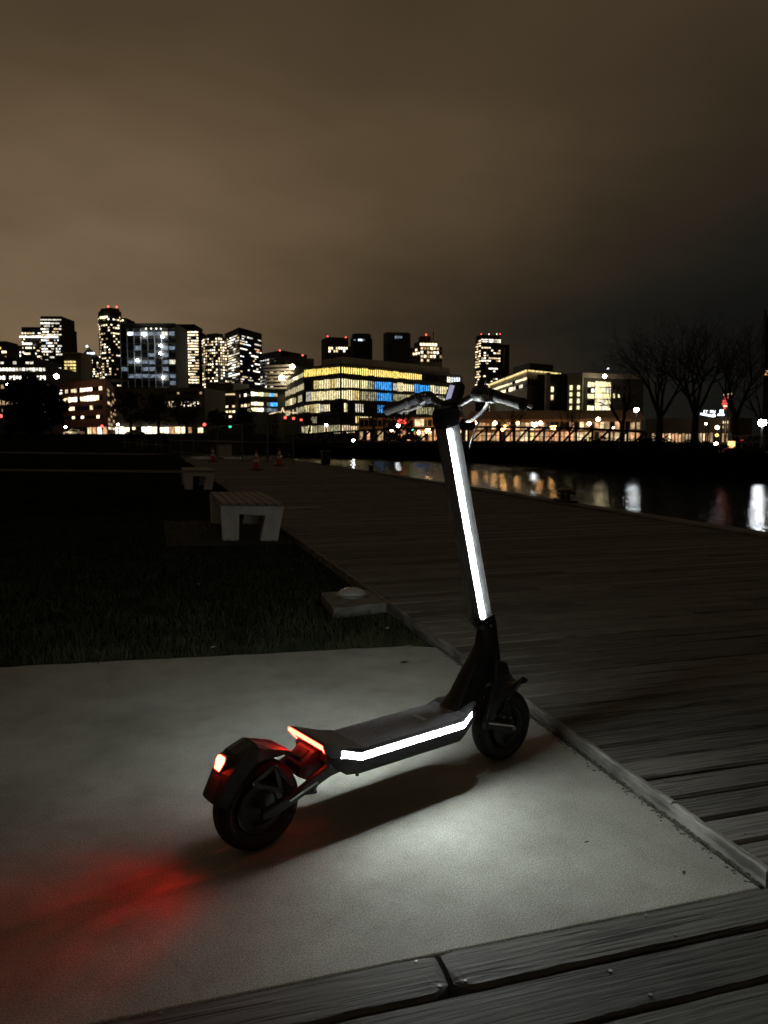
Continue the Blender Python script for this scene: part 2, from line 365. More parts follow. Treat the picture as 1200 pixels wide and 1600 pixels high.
lit('red3', (1.0, 0.08, 0.06), 4.0); lit('red1', (1.0, 0.10, 0.08), 0.9, 0.4); lit('green3', (0.05, 0.9, 0.45), 2.5)
lit('neon', (0.75, 0.85, 1.0), 4.0)
for nm, c_, k_ in (('lamp_white', (0.93, 0.98, 1.0), 60), ('lamp_amber', (1.0, 0.50, 0.16), 36), ('lamp_warm', (1.0, 0.80, 0.50), 40)): mat(nm, (.5,)*3, .5, emit=c_, strength=k_, sample=True)
MT['unlit'] = unlit

# ================================================================== SETTING
DECK = 0.044          # boardwalk top above the slab
EDGE = 1.545         # boardwalk's landward edge
WEDGE = 6.72         # inner side of the coping on the water side
PITCHB = 0.1448      # board spacing

# water
mb = MB(); mb.quad((-900, -200, 0), (1800, -200, 0), (1800, 900, 0), (-900, 900, 0))
o = mb.build('water', watermat); o.location = (0, 0, -1.0); tag(o, kind='structure')

# concrete landing the scooter stands on
mb = MB(); random.seed(4)
back = []
n = 60
for i in range(n + 1):
    x = -3.2 + (EDGE - 0.02 + 3.2) * i / n
    yb = 4.28 - 0.098 * (x + 0.0) + random.uniform(-0.008, 0.008)
    if x > 1.40: yb -= (x - 1.40) * 0.5
    back.append((x, yb))
poly = [(-3.2, 1.583), (EDGE - 0.02, 1.583)] + back[::-1]
mb.prism_z(poly, -0.12, 0.0)
o = mb.build('concrete_path', concrete, bevel=0.006); tag(o, kind='structure')

# lawn: gently rising sheet on the landward side, from the landing to the street
mb = MB(); nx, ny = 30, 40; vs = []; fs = []
for j in range(ny + 1):
    y = -12 + (j / ny) ** 2 * 150
    for i in range(nx + 1):
        x = EDGE - 0.03 - (i / nx) ** 2 * 170
        z = -0.015 + max(0, y - 45) * 0.010
        if y < 4.6: z = -0.13
        vs.append((x, y, z))
for j in range(ny):
    for i in range(nx):
        a = j * (nx + 1) + i; fs.append((a, a + nx + 1, a + nx + 2, a + 1))
mb.add(vs, fs); o = mb.build('lawn', turf); tag(o, kind='structure')
mb = MB(); mb.quad((-3.3, 3.7, -0.018), (EDGE - 0.03, 3.7, -0.018), (EDGE - 0.03, 6.8, -0.012), (-3.3, 6.8, -0.012))
o = mb.build('soil', soil); tag(o, kind='structure')

# bank under and beyond the boardwalk and the far quay across the water
mb = MB(); mb.prism_z([(EDGE - 0.03, -14), (WEDGE + 0.25, -14), (WEDGE + 0.25, 44), (EDGE - 0.03, 44)], -1.6, -0.16)
o = mb.build('boardwalk_foundation', quaymat); tag(o, kind='structure')
mb = MB()
sh = [W(440, 42), W(452, 44), W(458, 60), W(459, 91), W(640, 82), W(820, 68), W(960, 57), W(1100, 48), W(1230, 42), W(1500, 36), W(2600, 30)]
bk = [W(2600, 140), W(440, 140)]
mb.prism_z([(p.x, p.y) for p in sh + bk], -1.6, 0.12)
o = mb.build('quay', quaymat); tag(o, kind='structure')
mb = MB(); mb.quad(W(-3500, 112, 1.75), W(420, 112, 1.75), W(420, 5000, 1.75), W(-900, 5000, 1.75)); mb.quad(W(-3500, 112, 1.75), W(420, 112, 1.75), W(420, 111.9, -1.5), W(-3500, 111.9, -1.5))
mb.quad(W(420, 112, 1.75), W(420, 5000, 1.75), W(440, 5000, .5), W(440, 112, .5)); mb.quad(W(440, 112, .5), W(6000, 112, .5), W(1800, 5000, .5), W(440, 5000, .5))
o = mb.build('street', asphalt); tag(o, kind='structure')
# two pale footpaths crossing the lawn
for a, b, w_ in (((-60, 61, 0.16), (1.5, 28.0, 0.0), 1.8), ((-60, 92, 0.5), (0.6, 54.0, 0.095), 3.5)):
    mb = MB(); a = Vector(a); b = Vector(b); t = (b - a).normalized(); nrm = Vector((-t.y, t.x, 0)) * w_ / 2; K = 24
    for k in range(K):
        p = a.lerp(b, k / K); q = a.lerp(b, (k + 1) / K)
        for r in (p, q): r.z = -0.015 + max(0, r.y - 45) * 0.010 + 0.02
        mb.add([p - nrm, q - nrm, q + nrm, p + nrm, p - nrm - Vector((0, 0, .15)), q - nrm - Vector((0, 0, .15)), q + nrm - Vector((0, 0, .15)), p + nrm - Vector((0, 0, .15))],
               [(0, 1, 2, 3), (0, 4, 5, 1), (3, 2, 6, 7)])
    o = mb.build('footpath', pathmat); tag(o, kind='structure')

# grass at the near edge of the lawn
def grass():
    rng = np.random.default_rng(7); n = 60000
    y = 4.10 + rng.random(n) ** 1.9 * 8.5; x = EDGE - 0.05 - rng.random(n) * (2.75 + (y - 4) * 0.70)
    yb = 4.28 - 0.098 * x - np.maximum(0, x - 1.40) * 0.5
    clump = 0.5 + 0.5 * np.sin(x * 9.1 + 1.3) * np.sin(x * 23.7) + 0.4 * np.sin(x * 51.0)
    keep = (y > yb - 0.045 * clump * rng.random(n) + 0.012); x = x[keep]; y = y[keep]; n = len(x)
    # leave the lamp's plinth free
    keep = ~((x > 1.09) & (x < 1.53) & (y > 4.98) & (y < 5.57)); x = x[keep]; y = y[keep]; n = len(x)
    h = (0.022 + 0.035 * rng.random(n)) * (1 + 0.5 * (rng.random(n) > 0.93)); w = 0.0032 + 0.0022 * rng.random(n) + 0.0006 * (y - 4)
    a = rng.random(n) * 2 * math.pi; ln = rng.random(n) * 0.9; az = rng.random(n) * 2 * math.pi
    dx = np.cos(a) * w / 2; dy = np.sin(a) * w / 2
    bx = np.cos(az) * ln * h; by = np.sin(az) * ln * h
    z0 = np.full(n, -0.02)
    V = np.empty((n, 5, 3))
    V[:, 0] = np.c_[x - dx, y - dy, z0]; V[:, 1] = np.c_[x + dx, y + dy, z0]
    V[:, 2] = np.c_[x + dx * .8 + bx * .35, y + dy * .8 + by * .35, z0 + h * .6]; V[:, 3] = np.c_[x - dx * .8 + bx * .35, y - dy * .8 + by * .35, z0 + h * .6]
    V[:, 4] = np.c_[x + bx, y + by, z0 + h]
    i = np.arange(n) * 5
    quads = np.c_[i, i + 1, i + 2, i + 3]; tris = np.c_[i + 3, i + 2, i + 4]
    me = bpy.data.meshes.new('grass')
    loops = np.concatenate([quads.ravel(), tris.ravel()]); nv = n * 5
    me.vertices.add(nv); me.vertices.foreach_set('co', V.reshape(-1)); me.loops.add(len(loops)); me.loops.foreach_set('vertex_index', loops.astype(np.int32))
    me.polygons.add(2 * n)
    st = np.concatenate([np.arange(n) * 4, n * 4 + np.arange(n) * 3]).astype(np.int32)
    me.polygons.foreach_set('loop_start', st)
    me.materials.append(blade); me.update(calc_edges=True); me.validate()
    o = link('grass', me); tag(o, 'short dark turf grass along the back of the concrete landing', 'grass', kind='stuff')
grass()

# ------------------------------------------------------------------ boardwalk
def board_mesh(name, L, w, t, m, seed, rough=0.0015, seg=10, bev=0.004):
    r = random.Random(seed); mb = MB(); rings = []
    for k in range(seg + 1):
        x = -L / 2 + L * k / seg
        e0 = r.uniform(-rough, rough); e1 = r.uniform(-rough, rough); zt = r.uniform(-rough, rough) * 0.5
        rings.append([(x, -w / 2 + e0, -t), (x, w / 2 + e1, -t), (x, w / 2 + e1, -bev), (x, w / 2 + e1 - bev, zt), (x, -w / 2 + e0 + bev, zt), (x, -w / 2 + e0, -bev)])
    mb.loft(rings); return mb.mesh(name, m)
walk = empty('boardwalk', (0, 0, 0), 0, 'long weathered timber boardwalk beside the dark water, right of the concrete landing', 'boardwalk')
variants = {}
random.seed(11)
rows = int((12.5 - 1.583) / PITCHB)
for i in range(rows):
    y = 1.583 + (i + 0.5) * PITCHB
    j = random.choice((2.75, 3.35, 3.96, 4.57, 5.18)) + EDGE - 1.5
    for x0, x1 in ((EDGE + 0.019, j - 0.002), (j + 0.002, WEDGE)):
        Lq = round((x1 - x0), 3); key = (Lq, random.randrange(3))
        if key not in variants: variants[key] = board_mesh('plank', Lq, 0.1295, 0.045, deckwood, hash(key) % 9999, bev=.008)
        o = link('plank', variants[key], walk)
        o.location = ((x0 + x1) / 2, y + random.uniform(-.0012, .0012), DECK + random.uniform(-.003, .003)); o.rotation_euler = (random.uniform(-.016, .016), random.uniform(-.0006, .0006), random.uniform(-.0006, .0006))
mb = MB(); yy = 1.583 + rows * PITCHB
while yy < 43.5:
    z = DECK + random.uniform(-.002, .002)
    mb.box(((EDGE + WEDGE) / 2, yy + PITCHB / 2, z - 0.02), (WEDGE - EDGE, 0.1285, 0.04), M=Matrix.Rotation(random.uniform(-.02, .02), 3, 'X'), mi=random.choice((0, 0, 1, 2))); yy += PITCHB
o = mb.build('far_planking', [deckwood, wood_mat('deck_wood_grey', (0.042, 0.041, 0.038), (0.235, 0.23, 0.215), .8), wood_mat('deck_wood_dark', (0.03, 0.029, 0.027), (0.17, 0.166, 0.154), .8)], walk); o['kind'] = 'stuff'
# screw heads, two to a board over each joist
mb = MB(); random.seed(3)
for i in range(rows):
    for jx in range(9):
        x = EDGE + 0.085 + jx * 0.61
        if random.random() < (0.45 if jx < 2 else 0.8): continue
        for s in (-1, 1):
            cx, cy = x + random.uniform(-.012, .012), 1.583 + (i + 0.5) * PITCHB + s * 0.042 + random.uniform(-.006, .006)
            r_ = 0.0042; z = DECK + 0.0022
            ring = [(cx + r_ * math.cos(a * math.pi / 3), cy + r_ * math.sin(a * math.pi / 3)) for a in range(6)]
            mb.prism_z(ring, z - 0.006, z + random.uniform(-.0012, .0014))
o = mb.build('screw_heads', galv, walk); o['kind'] = 'stuff'
# fascia board along the landing: two lengths meeting near the viewer, worn lower edge
def fascia(y0, y1, seed):
    r = random.Random(seed); mb = MB(); K = max(6, int((y1 - y0) / 0.03)); rings = []
    for k in range(K + 1):
        y = y0 + (y1 - y0) * k / K; e = r.uniform(-.0016, .0016); low = -0.03
        x0 = EDGE - 0.003 + e; x1 = EDGE + 0.017
        rings.append([(x0 + 0.002, y, low), (x1, y, low), (x1, y, DECK + 0.001 + e), (x0 + 0.004, y, DECK + 0.002 + e), (x0, y, DECK - 0.004 + e)])
    mb.loft(rings); return mb.build('edge_board', fasciawood, walk)
fascia(1.588, 1.985, 1); fascia(1.989, 4.42, 2); fascia(4.424, 8.1, 3); fascia(8.104, 14.0, 4)
# coping timbers on the water side, with a gap behind
yc = 3.0; random.seed(8)
cop = board_mesh('coping_timber', 3.6, 0.30, 0.30, deckwood, 5, 0.004, 14, 0.012)
while yc < 43:
    o = link('coping_timber', cop, walk); o.location = (WEDGE + 0.165, yc + 1.8, DECK + 0.035 + random.uniform(-.004, .004)); o.rotation_euler = (0, 0, math.pi / 2 + random.uniform(-.001, .001)); yc += 3.61
# foreground boards in front of the landing
step = empty('timber_step', (0, 0, 0), 0, 'thick grey timber boards in the foreground, split at a butt joint', 'boardwalk')
def near_board(x0, x1, y0, y1, z, seed, ragged=0.004):
    r = random.Random(seed); mb = MB(); K = max(8, int((x1 - x0) / 0.02)); rings = []
    wa = [r.uniform(-1, 1) for _ in range(K + 3)]; wb = [r.uniform(-1, 1) for _ in range(K + 3)]
    for k in range(K + 1):
        x = x0 + (x1 - x0) * k / K
        a = (wa[k] + wa[k + 1] + wa[k + 2]) / 3 * ragged; b = (wb[k] + wb[k + 1] + wb[k + 2]) / 3 * 0.0015
        endk = min(1, (x1 - x) / 0.04, (x - x0) / 0.04); rd = 0.020 * (1 - max(0, endk)) ** 1.5
        ya = y0 + a + rd * 1.5; yb = y1 + b - rd * 0.3; c = 0.005
        rings.append([(x, ya, z - 0.06), (x, yb, z - 0.06), (x, yb, z - c), (x, yb - c, z), ((x), (ya + yb) / 2, z + 0.001), (x, ya + c * 1.6, z - rd * 0.3), (x, ya, z - c * 1.5)])
    mb.loft(rings); o = mb.build('plank', nearwood, step); return o
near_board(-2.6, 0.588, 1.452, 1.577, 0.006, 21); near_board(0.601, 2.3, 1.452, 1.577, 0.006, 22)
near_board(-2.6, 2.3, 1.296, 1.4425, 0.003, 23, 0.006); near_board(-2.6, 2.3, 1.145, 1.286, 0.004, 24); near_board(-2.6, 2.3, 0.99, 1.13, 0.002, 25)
mb = MB()
for x, y in ((0.54, 1.565), (0.565, 1.475), (0.625, 1.474), (-0.02, 1.565), (1.15, 1.56), (1.17, 1.475), (0.95, 1.41), (0.99, 1.32)):
    ring = [(x + .0048 * math.cos(a * math.pi / 4), y + .0048 * math.sin(a * math.pi / 4)) for a in range(8)]
    mb.prism_z(ring, 0.0, 0.0085); 
o = mb.build('screw_heads', galv, step); o['kind'] = 'stuff'
mb = MB(); mb.box((0, 0.9, -0.10), (8, 1.34, 0.05)); o = mb.build('subfloor', quaymat); tag(o, kind='structure')

# ================================================================== SCOOTER
TH = math.radians(21.3)
scooter = empty('electric_scooter', (0.234, 2.17, 0.0), TH, 'black electric kick scooter with glowing white light strips on stem and deck', 'scooter')
R0 = 0.134; WB = 1.055
def wheel(s, front):
    wmb = MB(); prof = []
    for a in range(-80, 81, 16):
        r = math.radians(a); prof.append((0.094 + 0.040 * math.cos(r) ** 0.75, 0.041 * math.sin(r)))
    prof = [(0.084, -0.026)] + prof + [(0.084, 0.026)]
    wmb.lathe_y(prof, (0, 0, 0), 56)
    root = wmb.build('wheel', rubber, scooter, smooth=True); root.location = (s, 0, R0)
    mb = MB(); mb.lathe_y([(0.086, -0.027), (0.086, 0.027), (0.078, 0.030), (0.062, 0.022), (0.045, 0.026), (0.020, 0.034), (0.0, 0.034), (0.0, -0.034), (0.020, -0.034), (0.045, -0.026), (0.062, -0.022), (0.078, -0.030)], (0, 0, 0), 40, closed=False)
    mb.build('rim', blackmetal, root, smooth=True)
    mb = MB(); mb.lathe_y([(0.070, -0.026), (0.070, -0.029), (0.052, -0.031), (0.052, -0.028)], (0, 0, 0), 40); mb.build('brake_disc', blackmetal, root, smooth=True)
    for sd in (-1, 1):
        mb = MB(); mb.lathe_y([(0.0, sd * 0.030), (0.009, sd * 0.030), (0.009, sd * 0.066), (0.006, sd * 0.070), (0.0, sd * 0.070)], (0, 0, 0), 6, closed=False); mb.build('axle_nut', steel, root)
    return root
wheel(0.026, False); wheel(WB, True)

# deck body
def interp(tab, s):
    for (a, va), (b, vb) in zip(tab, tab[1:]):
        if s <= b: return va + (vb - va) * max(0, (s - a)) / (b - a)
    return tab[-1][1]
ZT = [(.205, .280), (.284, .263), (.332, .245), (.766, .243), (.815, .266), (.87, .272)]
ZB = [(.205, .240), (.279, .181), (.335, .173), (.752, .170), (.79, .192), (.87, .235)]
WD = [(.205, .088), (.284, .098), (.332, .1), (.766, .1), (.815, .088), (.87, .055)]
secs = []
for s in (.215, .25, .284, .31, .334, .45, .6, .752, .768, .79, .812, .84, .87):
    zt, zb, w = interp(ZT, s), interp(ZB, s), interp(WD, s)
    half = [(w - .006, zt), (w - .0005, zt - .002), (w, zt - .006), (w, zt - .0275), (w + .0015, zt - .0285), (w + .005, max(zb + .014, zt - .058)), (w - .006, zb)]
    secs.append([(s, -y, z) for y, z in half] + [(s, y, z) for y, z in half[::-1]])
mb = MB(); mb.loft(secs); body = mb.build('deck', plastic, scooter, smooth=True)
mb = MB(); ring = []
top = []
for s in (.30, .334, .45, .6, .766, .79): top.append((s, interp(WD, s) - .014, interp(ZT, s) + .0022))
vs = [(s, -w, z) for s, w, z in top] + [(s, w, z) for s, w, z in top]; K = len(top)
mb.add(vs, [(k, k + 1, K + k + 1, K + k) for k in range(K - 1)])
mb.build('deck_mat', deckrub, body)
mb = MB()
for k in range(16):
    pass
# light strips along both sides of the deck
for sd in (-1, 1):
    mb = MB(); rings = []
    for s in (.222, .245, .284, .300, .320, .334, .45, .6, .752, .766, .780, .80, .815):
        zt, w = interp(ZT, s), interp(WD, s); k = 1.0
        if s > .79: k = 0.75
        if s < .23: k = 0.7; w -= .004
        c = zt - .0165
        rings.append((s, w, c, k))
    mb.loft([[(s, sd * (w - .006), c - .0105 * k), (s, sd * (w + .0006), c - .0105 * k), (s, sd * (w + .0006), c + .0100 * k), (s, sd * (w - .006), c + .0100 * k)] for s, w, c, k in rings]); ls = mb.build('light_strip', LEDW, body)
# maker's mark printed on the deck: a ring over lettering, read from the side
mk = MB(); zz = 0.2478; cx, cy = 0.657, 0.004
for k in range(20):
    a0, a1 = 2 * math.pi * k / 20, 2 * math.pi * (k + 1) / 20
    mk.quad((cx + .0075 * math.cos(a0), cy + .020 + .0075 * math.sin(a0), zz), (cx + .0075 * math.cos(a1), cy + .020 + .0075 * math.sin(a1), zz), (cx + .0042 * math.cos(a1), cy + .020 + .0042 * math.sin(a1), zz), (cx + .0042 * math.cos(a0), cy + .020 + .0042 * math.sin(a0), zz))
for k in range(5):
    y0 = cy + .010 - k * .0085
    for dx, w_ in ((-.0075, .006), (.001, .0065)):
        mk.quad((cx + dx, y0, zz), (cx + dx + w_, y0, zz), (cx + dx + w_, y0 - .0062, zz), (cx + dx, y0 - .0062, zz))
mk.build('printed_mark', chrome, body)
# kick plate with the red chevron light
mb = MB()
pl = [(.36, .2462), (.30, .262), (.205, .299), (.196, .296), (.200, .282), (.222, .250), (.25, .240)]
rings = []
for y, k in ((-.096, .965), (-.085, 1), (0, 1.02), (.085, 1), (.096, .965)):
    rings.append([(x, y, .246 + (z - .246) * k) for x, z in pl])
mb.loft(rings); kp = mb.build('kick_plate', plastic, scooter, bevel=0.0015)
def led_bar(a, b, w):
    mb = MB(); mb.bar(a, b, w[0], w[1], up=(1, 0, 0)); mb.build('brake_light', LEDR, kp, bevel=0.001)
led_bar((.1950, -.094, .2885), (.1935, .094, .2905), (.012, .006))
led_bar((.1955, .091, .287), (.2130, .074, .262), (.010, .005))
led_bar((.1955, -.091, .285), (.2110, -.082, .266), (.006, .004))
mb = MB(); mb.prism([(.1985, .281), (.2205, .249), (.2235, .251), (.2015, .283)], -.088, .088); mb.build('lens', redlens, kp)
# rear suspension block and swing arms
mb = MB(); mb.prism([(.255, .26), (.20, .262), (.150, .226), (.140, .198), (.175, .176), (.255, .185)], -.045, .045); sus = mb.build('suspension_block', plastic, scooter, bevel=0.004)
mb = MB(); mb.box((.178, 0, .2475), (.040, .046, .004), M=Matrix.Rotation(-0.62, 3, 'Y')); mb.build('badge', blackmetal, sus, bevel=0.001)
for sd in (-1, 1):
    mb = MB(); rings = []
    for s, z, hh, yy in ((.275, .205, .030, .070), (.225, .212, .040, .082), (.16, .188, .034, .084), (.10, .160, .030, .080), (.04, .138, .032, .074), (.004, .130, .022, .070)):
        y = sd * yy; t = .009
        rings.append([(s, y - t, z - hh / 2), (s, y + t, z - hh / 2), (s, y + t, z + hh / 2 - .004), (s, y + t * .4, z + hh / 2), (s, y - t * .4, z + hh / 2), (s, y - t, z + hh / 2 - .004)])
    mb.loft(rings); arm = mb.build('swing_arm', blackmetal, scooter, bevel=0.0015)
    mb = MB(); mb.bar((.178, sd * .094, .190), (.085, sd * .091, .158), .003, .006); mb.build('trim_line', steel, arm)
    mb = MB(); mb.bar((.26, sd * .06, .232), (.19, sd * .088, .207), .014, .012); mb.build('pivot_brace', blackmetal, arm, bevel=.002)
# shock absorber
mb = MB(); prev = []
for k in range(90):
    a = k / 90 * 6 * 2 * math.pi; u = k / 89
    base = Vector((.155, 0, .215)).lerp(Vector((.110, 0, .165)), u); prev.append(base + Vector((math.sin(a) * .010, math.cos(a) * .016, math.sin(a) * .010)))
mb.tube(prev, .0028, 5); mb.build('shock_spring', blackmetal, scooter, smooth=True)
# rear fender: folded plate over the wheel
def fender(path, name, m):
    rings = []; N_ = len(path)
    for i, (s, z, w, sk) in enumerate(path):
        a = path[max(0, i - 1)]; b = path[min(N_ - 1, i + 1)]
        t = Vector((b[0] - a[0], 0, b[1] - a[1])).normalized(); nn = Vector((-t.z, 0, t.x))
        if nn.dot(Vector((s - path[0][5] if False else 0, 0, 1))) < 0 and i < 2: nn = -nn
        c = Vector((s, 0, z)); k = 1 if FEND_OUT > 0 else -1; nn = nn * k
        th = .003
        o_ = [(-w - .006, -sk), (-w, 0), (-w * .45, .007), (w * .45, .007), (w, 0), (w + .006, -sk)]
        i_ = [(w + .003, -sk), (w - .003, -th), (w * .4, .007 - th), (-w * .4, .007 - th), (-w + .003, -th), (-w - .003, -sk)]
        rings.append([c + Vector((0, y, 0)) + nn * d for y, d in o_ + i_])
    mb = MB(); mb.loft(rings); return mb.build(name, m, scooter)
FEND_OUT = -1
rf = fender([(.158, .246, .030, .004), (.10, .279, .046, .012), (.010, .322, .050, .040), (-.045, .303, .050, .045), (-.085, .262, .049, .045), (-.122, .186, .047, .030)], 'rear_fender', plastic)
# fender stay: triangular bracket with bright bolts on each side
for sd in (-1, 1):
    mb = MB(); y = sd * .058
    A_, B_, C_, D_ = (.056, y, .260), (-.017, y, .226), (.108, y, .190), (.074, y, .181)
    for p, q in ((A_, B_), (A_, C_), (B_, D_), (D_, C_), (A_, D_)): mb.bar(p, q, .006, .012)
    st = mb.build('fender_stay', blackmetal, rf)
    for p in (A_, B_, C_, D_):
        mb = MB(); mb.lathe_y([(0, sd * .003), (.0038, sd * .003), (.0038, sd * .0065), (.0018, sd * .008), (0, sd * .008)], p, 10, closed=False); mb.build('bolt', steel, st)
# tail light on the fender
tp = Vector((-.0935, 0, .268)); tn = Vector((-.115, 0, -.03))
mb = MB(); M = Matrix.Rotation(math.radians(-62), 3, 'Y')
shield = [(-.016, .020), (.016, .020), (.019, .006), (.010, -.022), (-.010, -.022), (-.019, .006)]
d = Vector((-.42, 0, -.907)).normalized()      # down the fender's rear slope
n_ = Vector((-.907, 0, .42)).normalized()
c0 = Vector((-.078, 0, .282))
mb.add([c0 + Vector((0, y, 0)) - d * v + n_ * .008 for y, v in shield] + [c0 + Vector((0, y * .85, 0)) - d * v * .85 + n_ * .017 for y, v in shield],
       [tuple(range(6)), tuple(range(6, 12))] + [(k, (k + 1) % 6, 6 + (k + 1) % 6, 6 + k) for k in range(6)])
mb.build('tail_light', LEDT, rf)
ld = bpy.data.lights.new('tail_beam', 'SPOT'); ld.color = (1.0, 0.006, 0.004); ld.energy = 2.0; ld.spot_size = math.radians(100); ld.spot_blend = 1.0; ld.shadow_soft_size = .012
def streaks(ld):
    ld.use_nodes = True; nt = ld.node_tree; N = nt.nodes; L = nt.links; em = N['Emission']; tc = N.new('ShaderNodeTexCoord'); mp = N.new('ShaderNodeMapping'); mp.inputs['Scale'].default_value = (2.2, 6, 2.2); mp.inputs['Location'].default_value = (.3, .37, 0)
    L.new(tc.outputs['Normal'], mp.inputs[0]); n = N.new('ShaderNodeTexNoise'); n.inputs['Scale'].default_value = 1.6; n.inputs['Detail'].default_value = 3; L.new(mp.outputs[0], n.inputs['Vector'])
    r = N.new('ShaderNodeMapRange'); r.inputs[1].default_value = .38; r.inputs[2].default_value = .66; r.inputs[3].default_value = .3; r.inputs[4].default_value = 1.9; L.new(n.outputs[0], r.inputs[0]); L.new(r.outputs[0], em.inputs['Strength'])
streaks(ld)
tb = bpy.data.objects.new('tail_beam', ld); COL.objects.link(tb); tb.parent = rf; tb.location = c0 + n_ * .06; tb.rotation_euler = (0, math.radians(48), 0)
mb = MB(); sh2 = [(y * 1.3, v * 1.25) for y, v in shield]
mb.add([c0 + Vector((0, y, 0)) - d * v + n_ * .002 for y, v in sh2] + [c0 + Vector((0, y * .95, 0)) - d * v * .95 + n_ * .0095 for y, v in sh2],
       [tuple(range(6)), tuple(range(6, 12))] + [(k, (k + 1) % 6, 6 + (k + 1) % 6, 6 + k) for k in range(6)])
mb.build('tail_light_housing', plastic, rf)

# neck rising from the deck to the folding joint
def neck_ring(c, fwd, lat, up): pass
mb = MB(); rings = []
for (s0, s1, z0, z1, w) in ((.775, .872, .246, .235, .052), (.818, .905, .296, .262, .038), (.868, .952, .376, .315, .030), (.908, 1.005, .424, .352, .028), (.932, 1.024, .460, .388, .028), (.942, 1.012, .495, .444, .029), (.938, .996, .545, .533, .030)):
    c = .010
    rings.append([(s0, -w + c, z0), (s0 + c * .6, -w, z0 - c * .3), (s1 - c * .6, -w, z1), (s1, -w + c, z1), (s1, w - c, z1), (s1 - c * .6, w, z1), (s0 + c * .6, w, z0 - c * .3), (s0, w - c, z0)])
mb.loft(rings); neck = mb.build('neck', blackmetal, scooter, smooth=True)
mb = MB(); mb.bar((.930, -.034, .30), (.905, -.036, .258), .004, .012); mb.bar((.930, .034, .30), (.905, .036, .258), .004, .012); mb.build('neck_rib', blackmetal, neck)
# folding joint and latch
sd_ = Vector((-.168, 0, .663)).normalized()                   # up the stem
sf_ = Vector((sd_.z, 0, -sd_.x))                               # forward, square to the stem
sb = Vector((.936, 0, .560))
def stem_ring(h, f0, f1, w, c=.008, off=.0):
    o_ = sb + sd_ * h + sf_ * off
    pts = [(f0, -w + c), (f0 + c, -w), (f1 - c, -w), (f1, -w + c), (f1, w - c), (f1 - c, w), (f0 + c, w), (f0, w - c)]
    return [o_ + sf_ * f + Vector((0, y, 0)) for f, y in pts]
mb = MB(); mb.loft([stem_ring(-.035, -.024, .050, .034), stem_ring(-.006, -.026, .048, .035), stem_ring(.0, -.024, .046, .033)]); joint = mb.build('folding_joint', blackmetal, scooter, smooth=True)
mb = MB(); mb.prism([(.862, .563), (.880, .556), (.916, .548), (.922, .528), (.905, .520), (.880, .545)], -.016, .016); mb.build('latch', plastic, joint, bevel=.002)
for p in ((.880, -.0175, .556), (.905, -.0175, .548), (.955, -.036, .530)):
    mb = MB(); mb.lathe_y([(0, 0), (.004, 0), (.004, -.003), (0, -.004)], p, 10, closed=False); mb.build('bolt', steel, joint)
# stem with a light strip down each side
def groove_ring(h):
    w = .0275; c = .008; g = .0040
    o_ = sb + sd_ * h
    half = [(-.027, .019), (-.0262, .0268), (-.0255, .0275), (-.0178, .0235), (.0038, .0235), (.0340, .0278), (.0352, .0268), (.036, .019)]
    pts = [(f, -y) for f, y in half] + [(f, y) for f, y in half[::-1]]
    return [o_ + sf_ * f + Vector((0, y, 0)) for f, y in pts]
mb = MB(); mb.loft([groove_ring(h) for h in (0, .2, .45, .69, .70)]); stem = mb.build('stem', stemalu, scooter, smooth=True)
for sd in (-1, 1):
    mb = MB(); rings = []
    for h in (.006, .2, .45, .687):
        o_ = sb + sd_ * h; w = .0098; y = .0235
        rings.append([o_ + sf_ * (f - .007) + Vector((0, sd * yy, 0)) for f, yy in ((-w, y - .002), (-w, y + .0006), (-w * .75, y + .0036), (-w * .35, y + .0056), (w * .35, y + .0056), (w * .75, y + .0036), (w, y + .0006), (w, y - .002))])
    mb.loft(rings); ls = mb.build('light_strip', LEDS, stem)
# fork and front fender
mb = MB(); mb.prism([(.972, .405), (1.030, .385), (1.050, .330), (1.012, .290), (.965, .315)], -.052, .052); fork = mb.build('fork', blackmetal, scooter, bevel=.006)
for sd in (-1, 1):
    mb = MB(); rings = []
    for s, z, hw in ((1.000, .345, .030), (.975, .285, .027), (.950, .225, .024), (.932, .185, .022), (.928, .160, .016)):
        y = sd * .052; t = .009
        rings.append([(s - hw, y - t, z), (s + hw, y - t, z), (s + hw, y + t, z), (s - hw, y + t, z)])
    mb.loft(rings); mb.build('fork_leg', blackmetal, fork, bevel=.003)
    mb = MB(); rings = []
    for s, z, hh in ((.915, .180, .026), (.95, .172, .034), (1.0, .155, .030), (1.055, .130, .036), (1.075, .124, .022)):
        y = sd * .0560; t = .0075; rings.append([(s, y - t, z - hh / 2), (s, y + t, z - hh / 2), (s, y + t, z + hh / 2), (s, y - t, z + hh / 2)])
    mb.loft(rings); la = mb.build('suspension_arm', blackmetal, fork, bevel=.003)
    mb = MB(); mb.bar((.922, sd * .0660, .185), (1.050, sd * .0660, .145), .003, .0055); mb.build('trim_line', chrome, la)
FEND_OUT = -1
ff = fender([(1.150, .280, .036, .014), (1.11, .287, .046, .03), (1.05, .289, .047, .036), (.985, .270, .046, .034), (.935, .215, .045, .028)], 'front_fender', plastic)
for sd in (-1, 1):
    mb = MB(); y = sd * .056
    A_, B_, C_, D_ = (1.026, y, .252), (.957, y, .205), (1.004, y, .187), (1.041, y, .176)
    for p, q in ((A_, C_), (B_, C_), (A_, D_), (C_, D_)): mb.bar(p, q, .005, .009)
    st = mb.build('fender_stay', blackmetal, ff)
    for p in (A_, B_, C_, D_):
        mb = MB(); mb.lathe_y([(0, sd * .003), (.0036, sd * .003), (.0036, sd * .0065), (.0018, sd * .008), (0, sd * .008)], p, 10, closed=False); mb.build('bolt', steel, st)
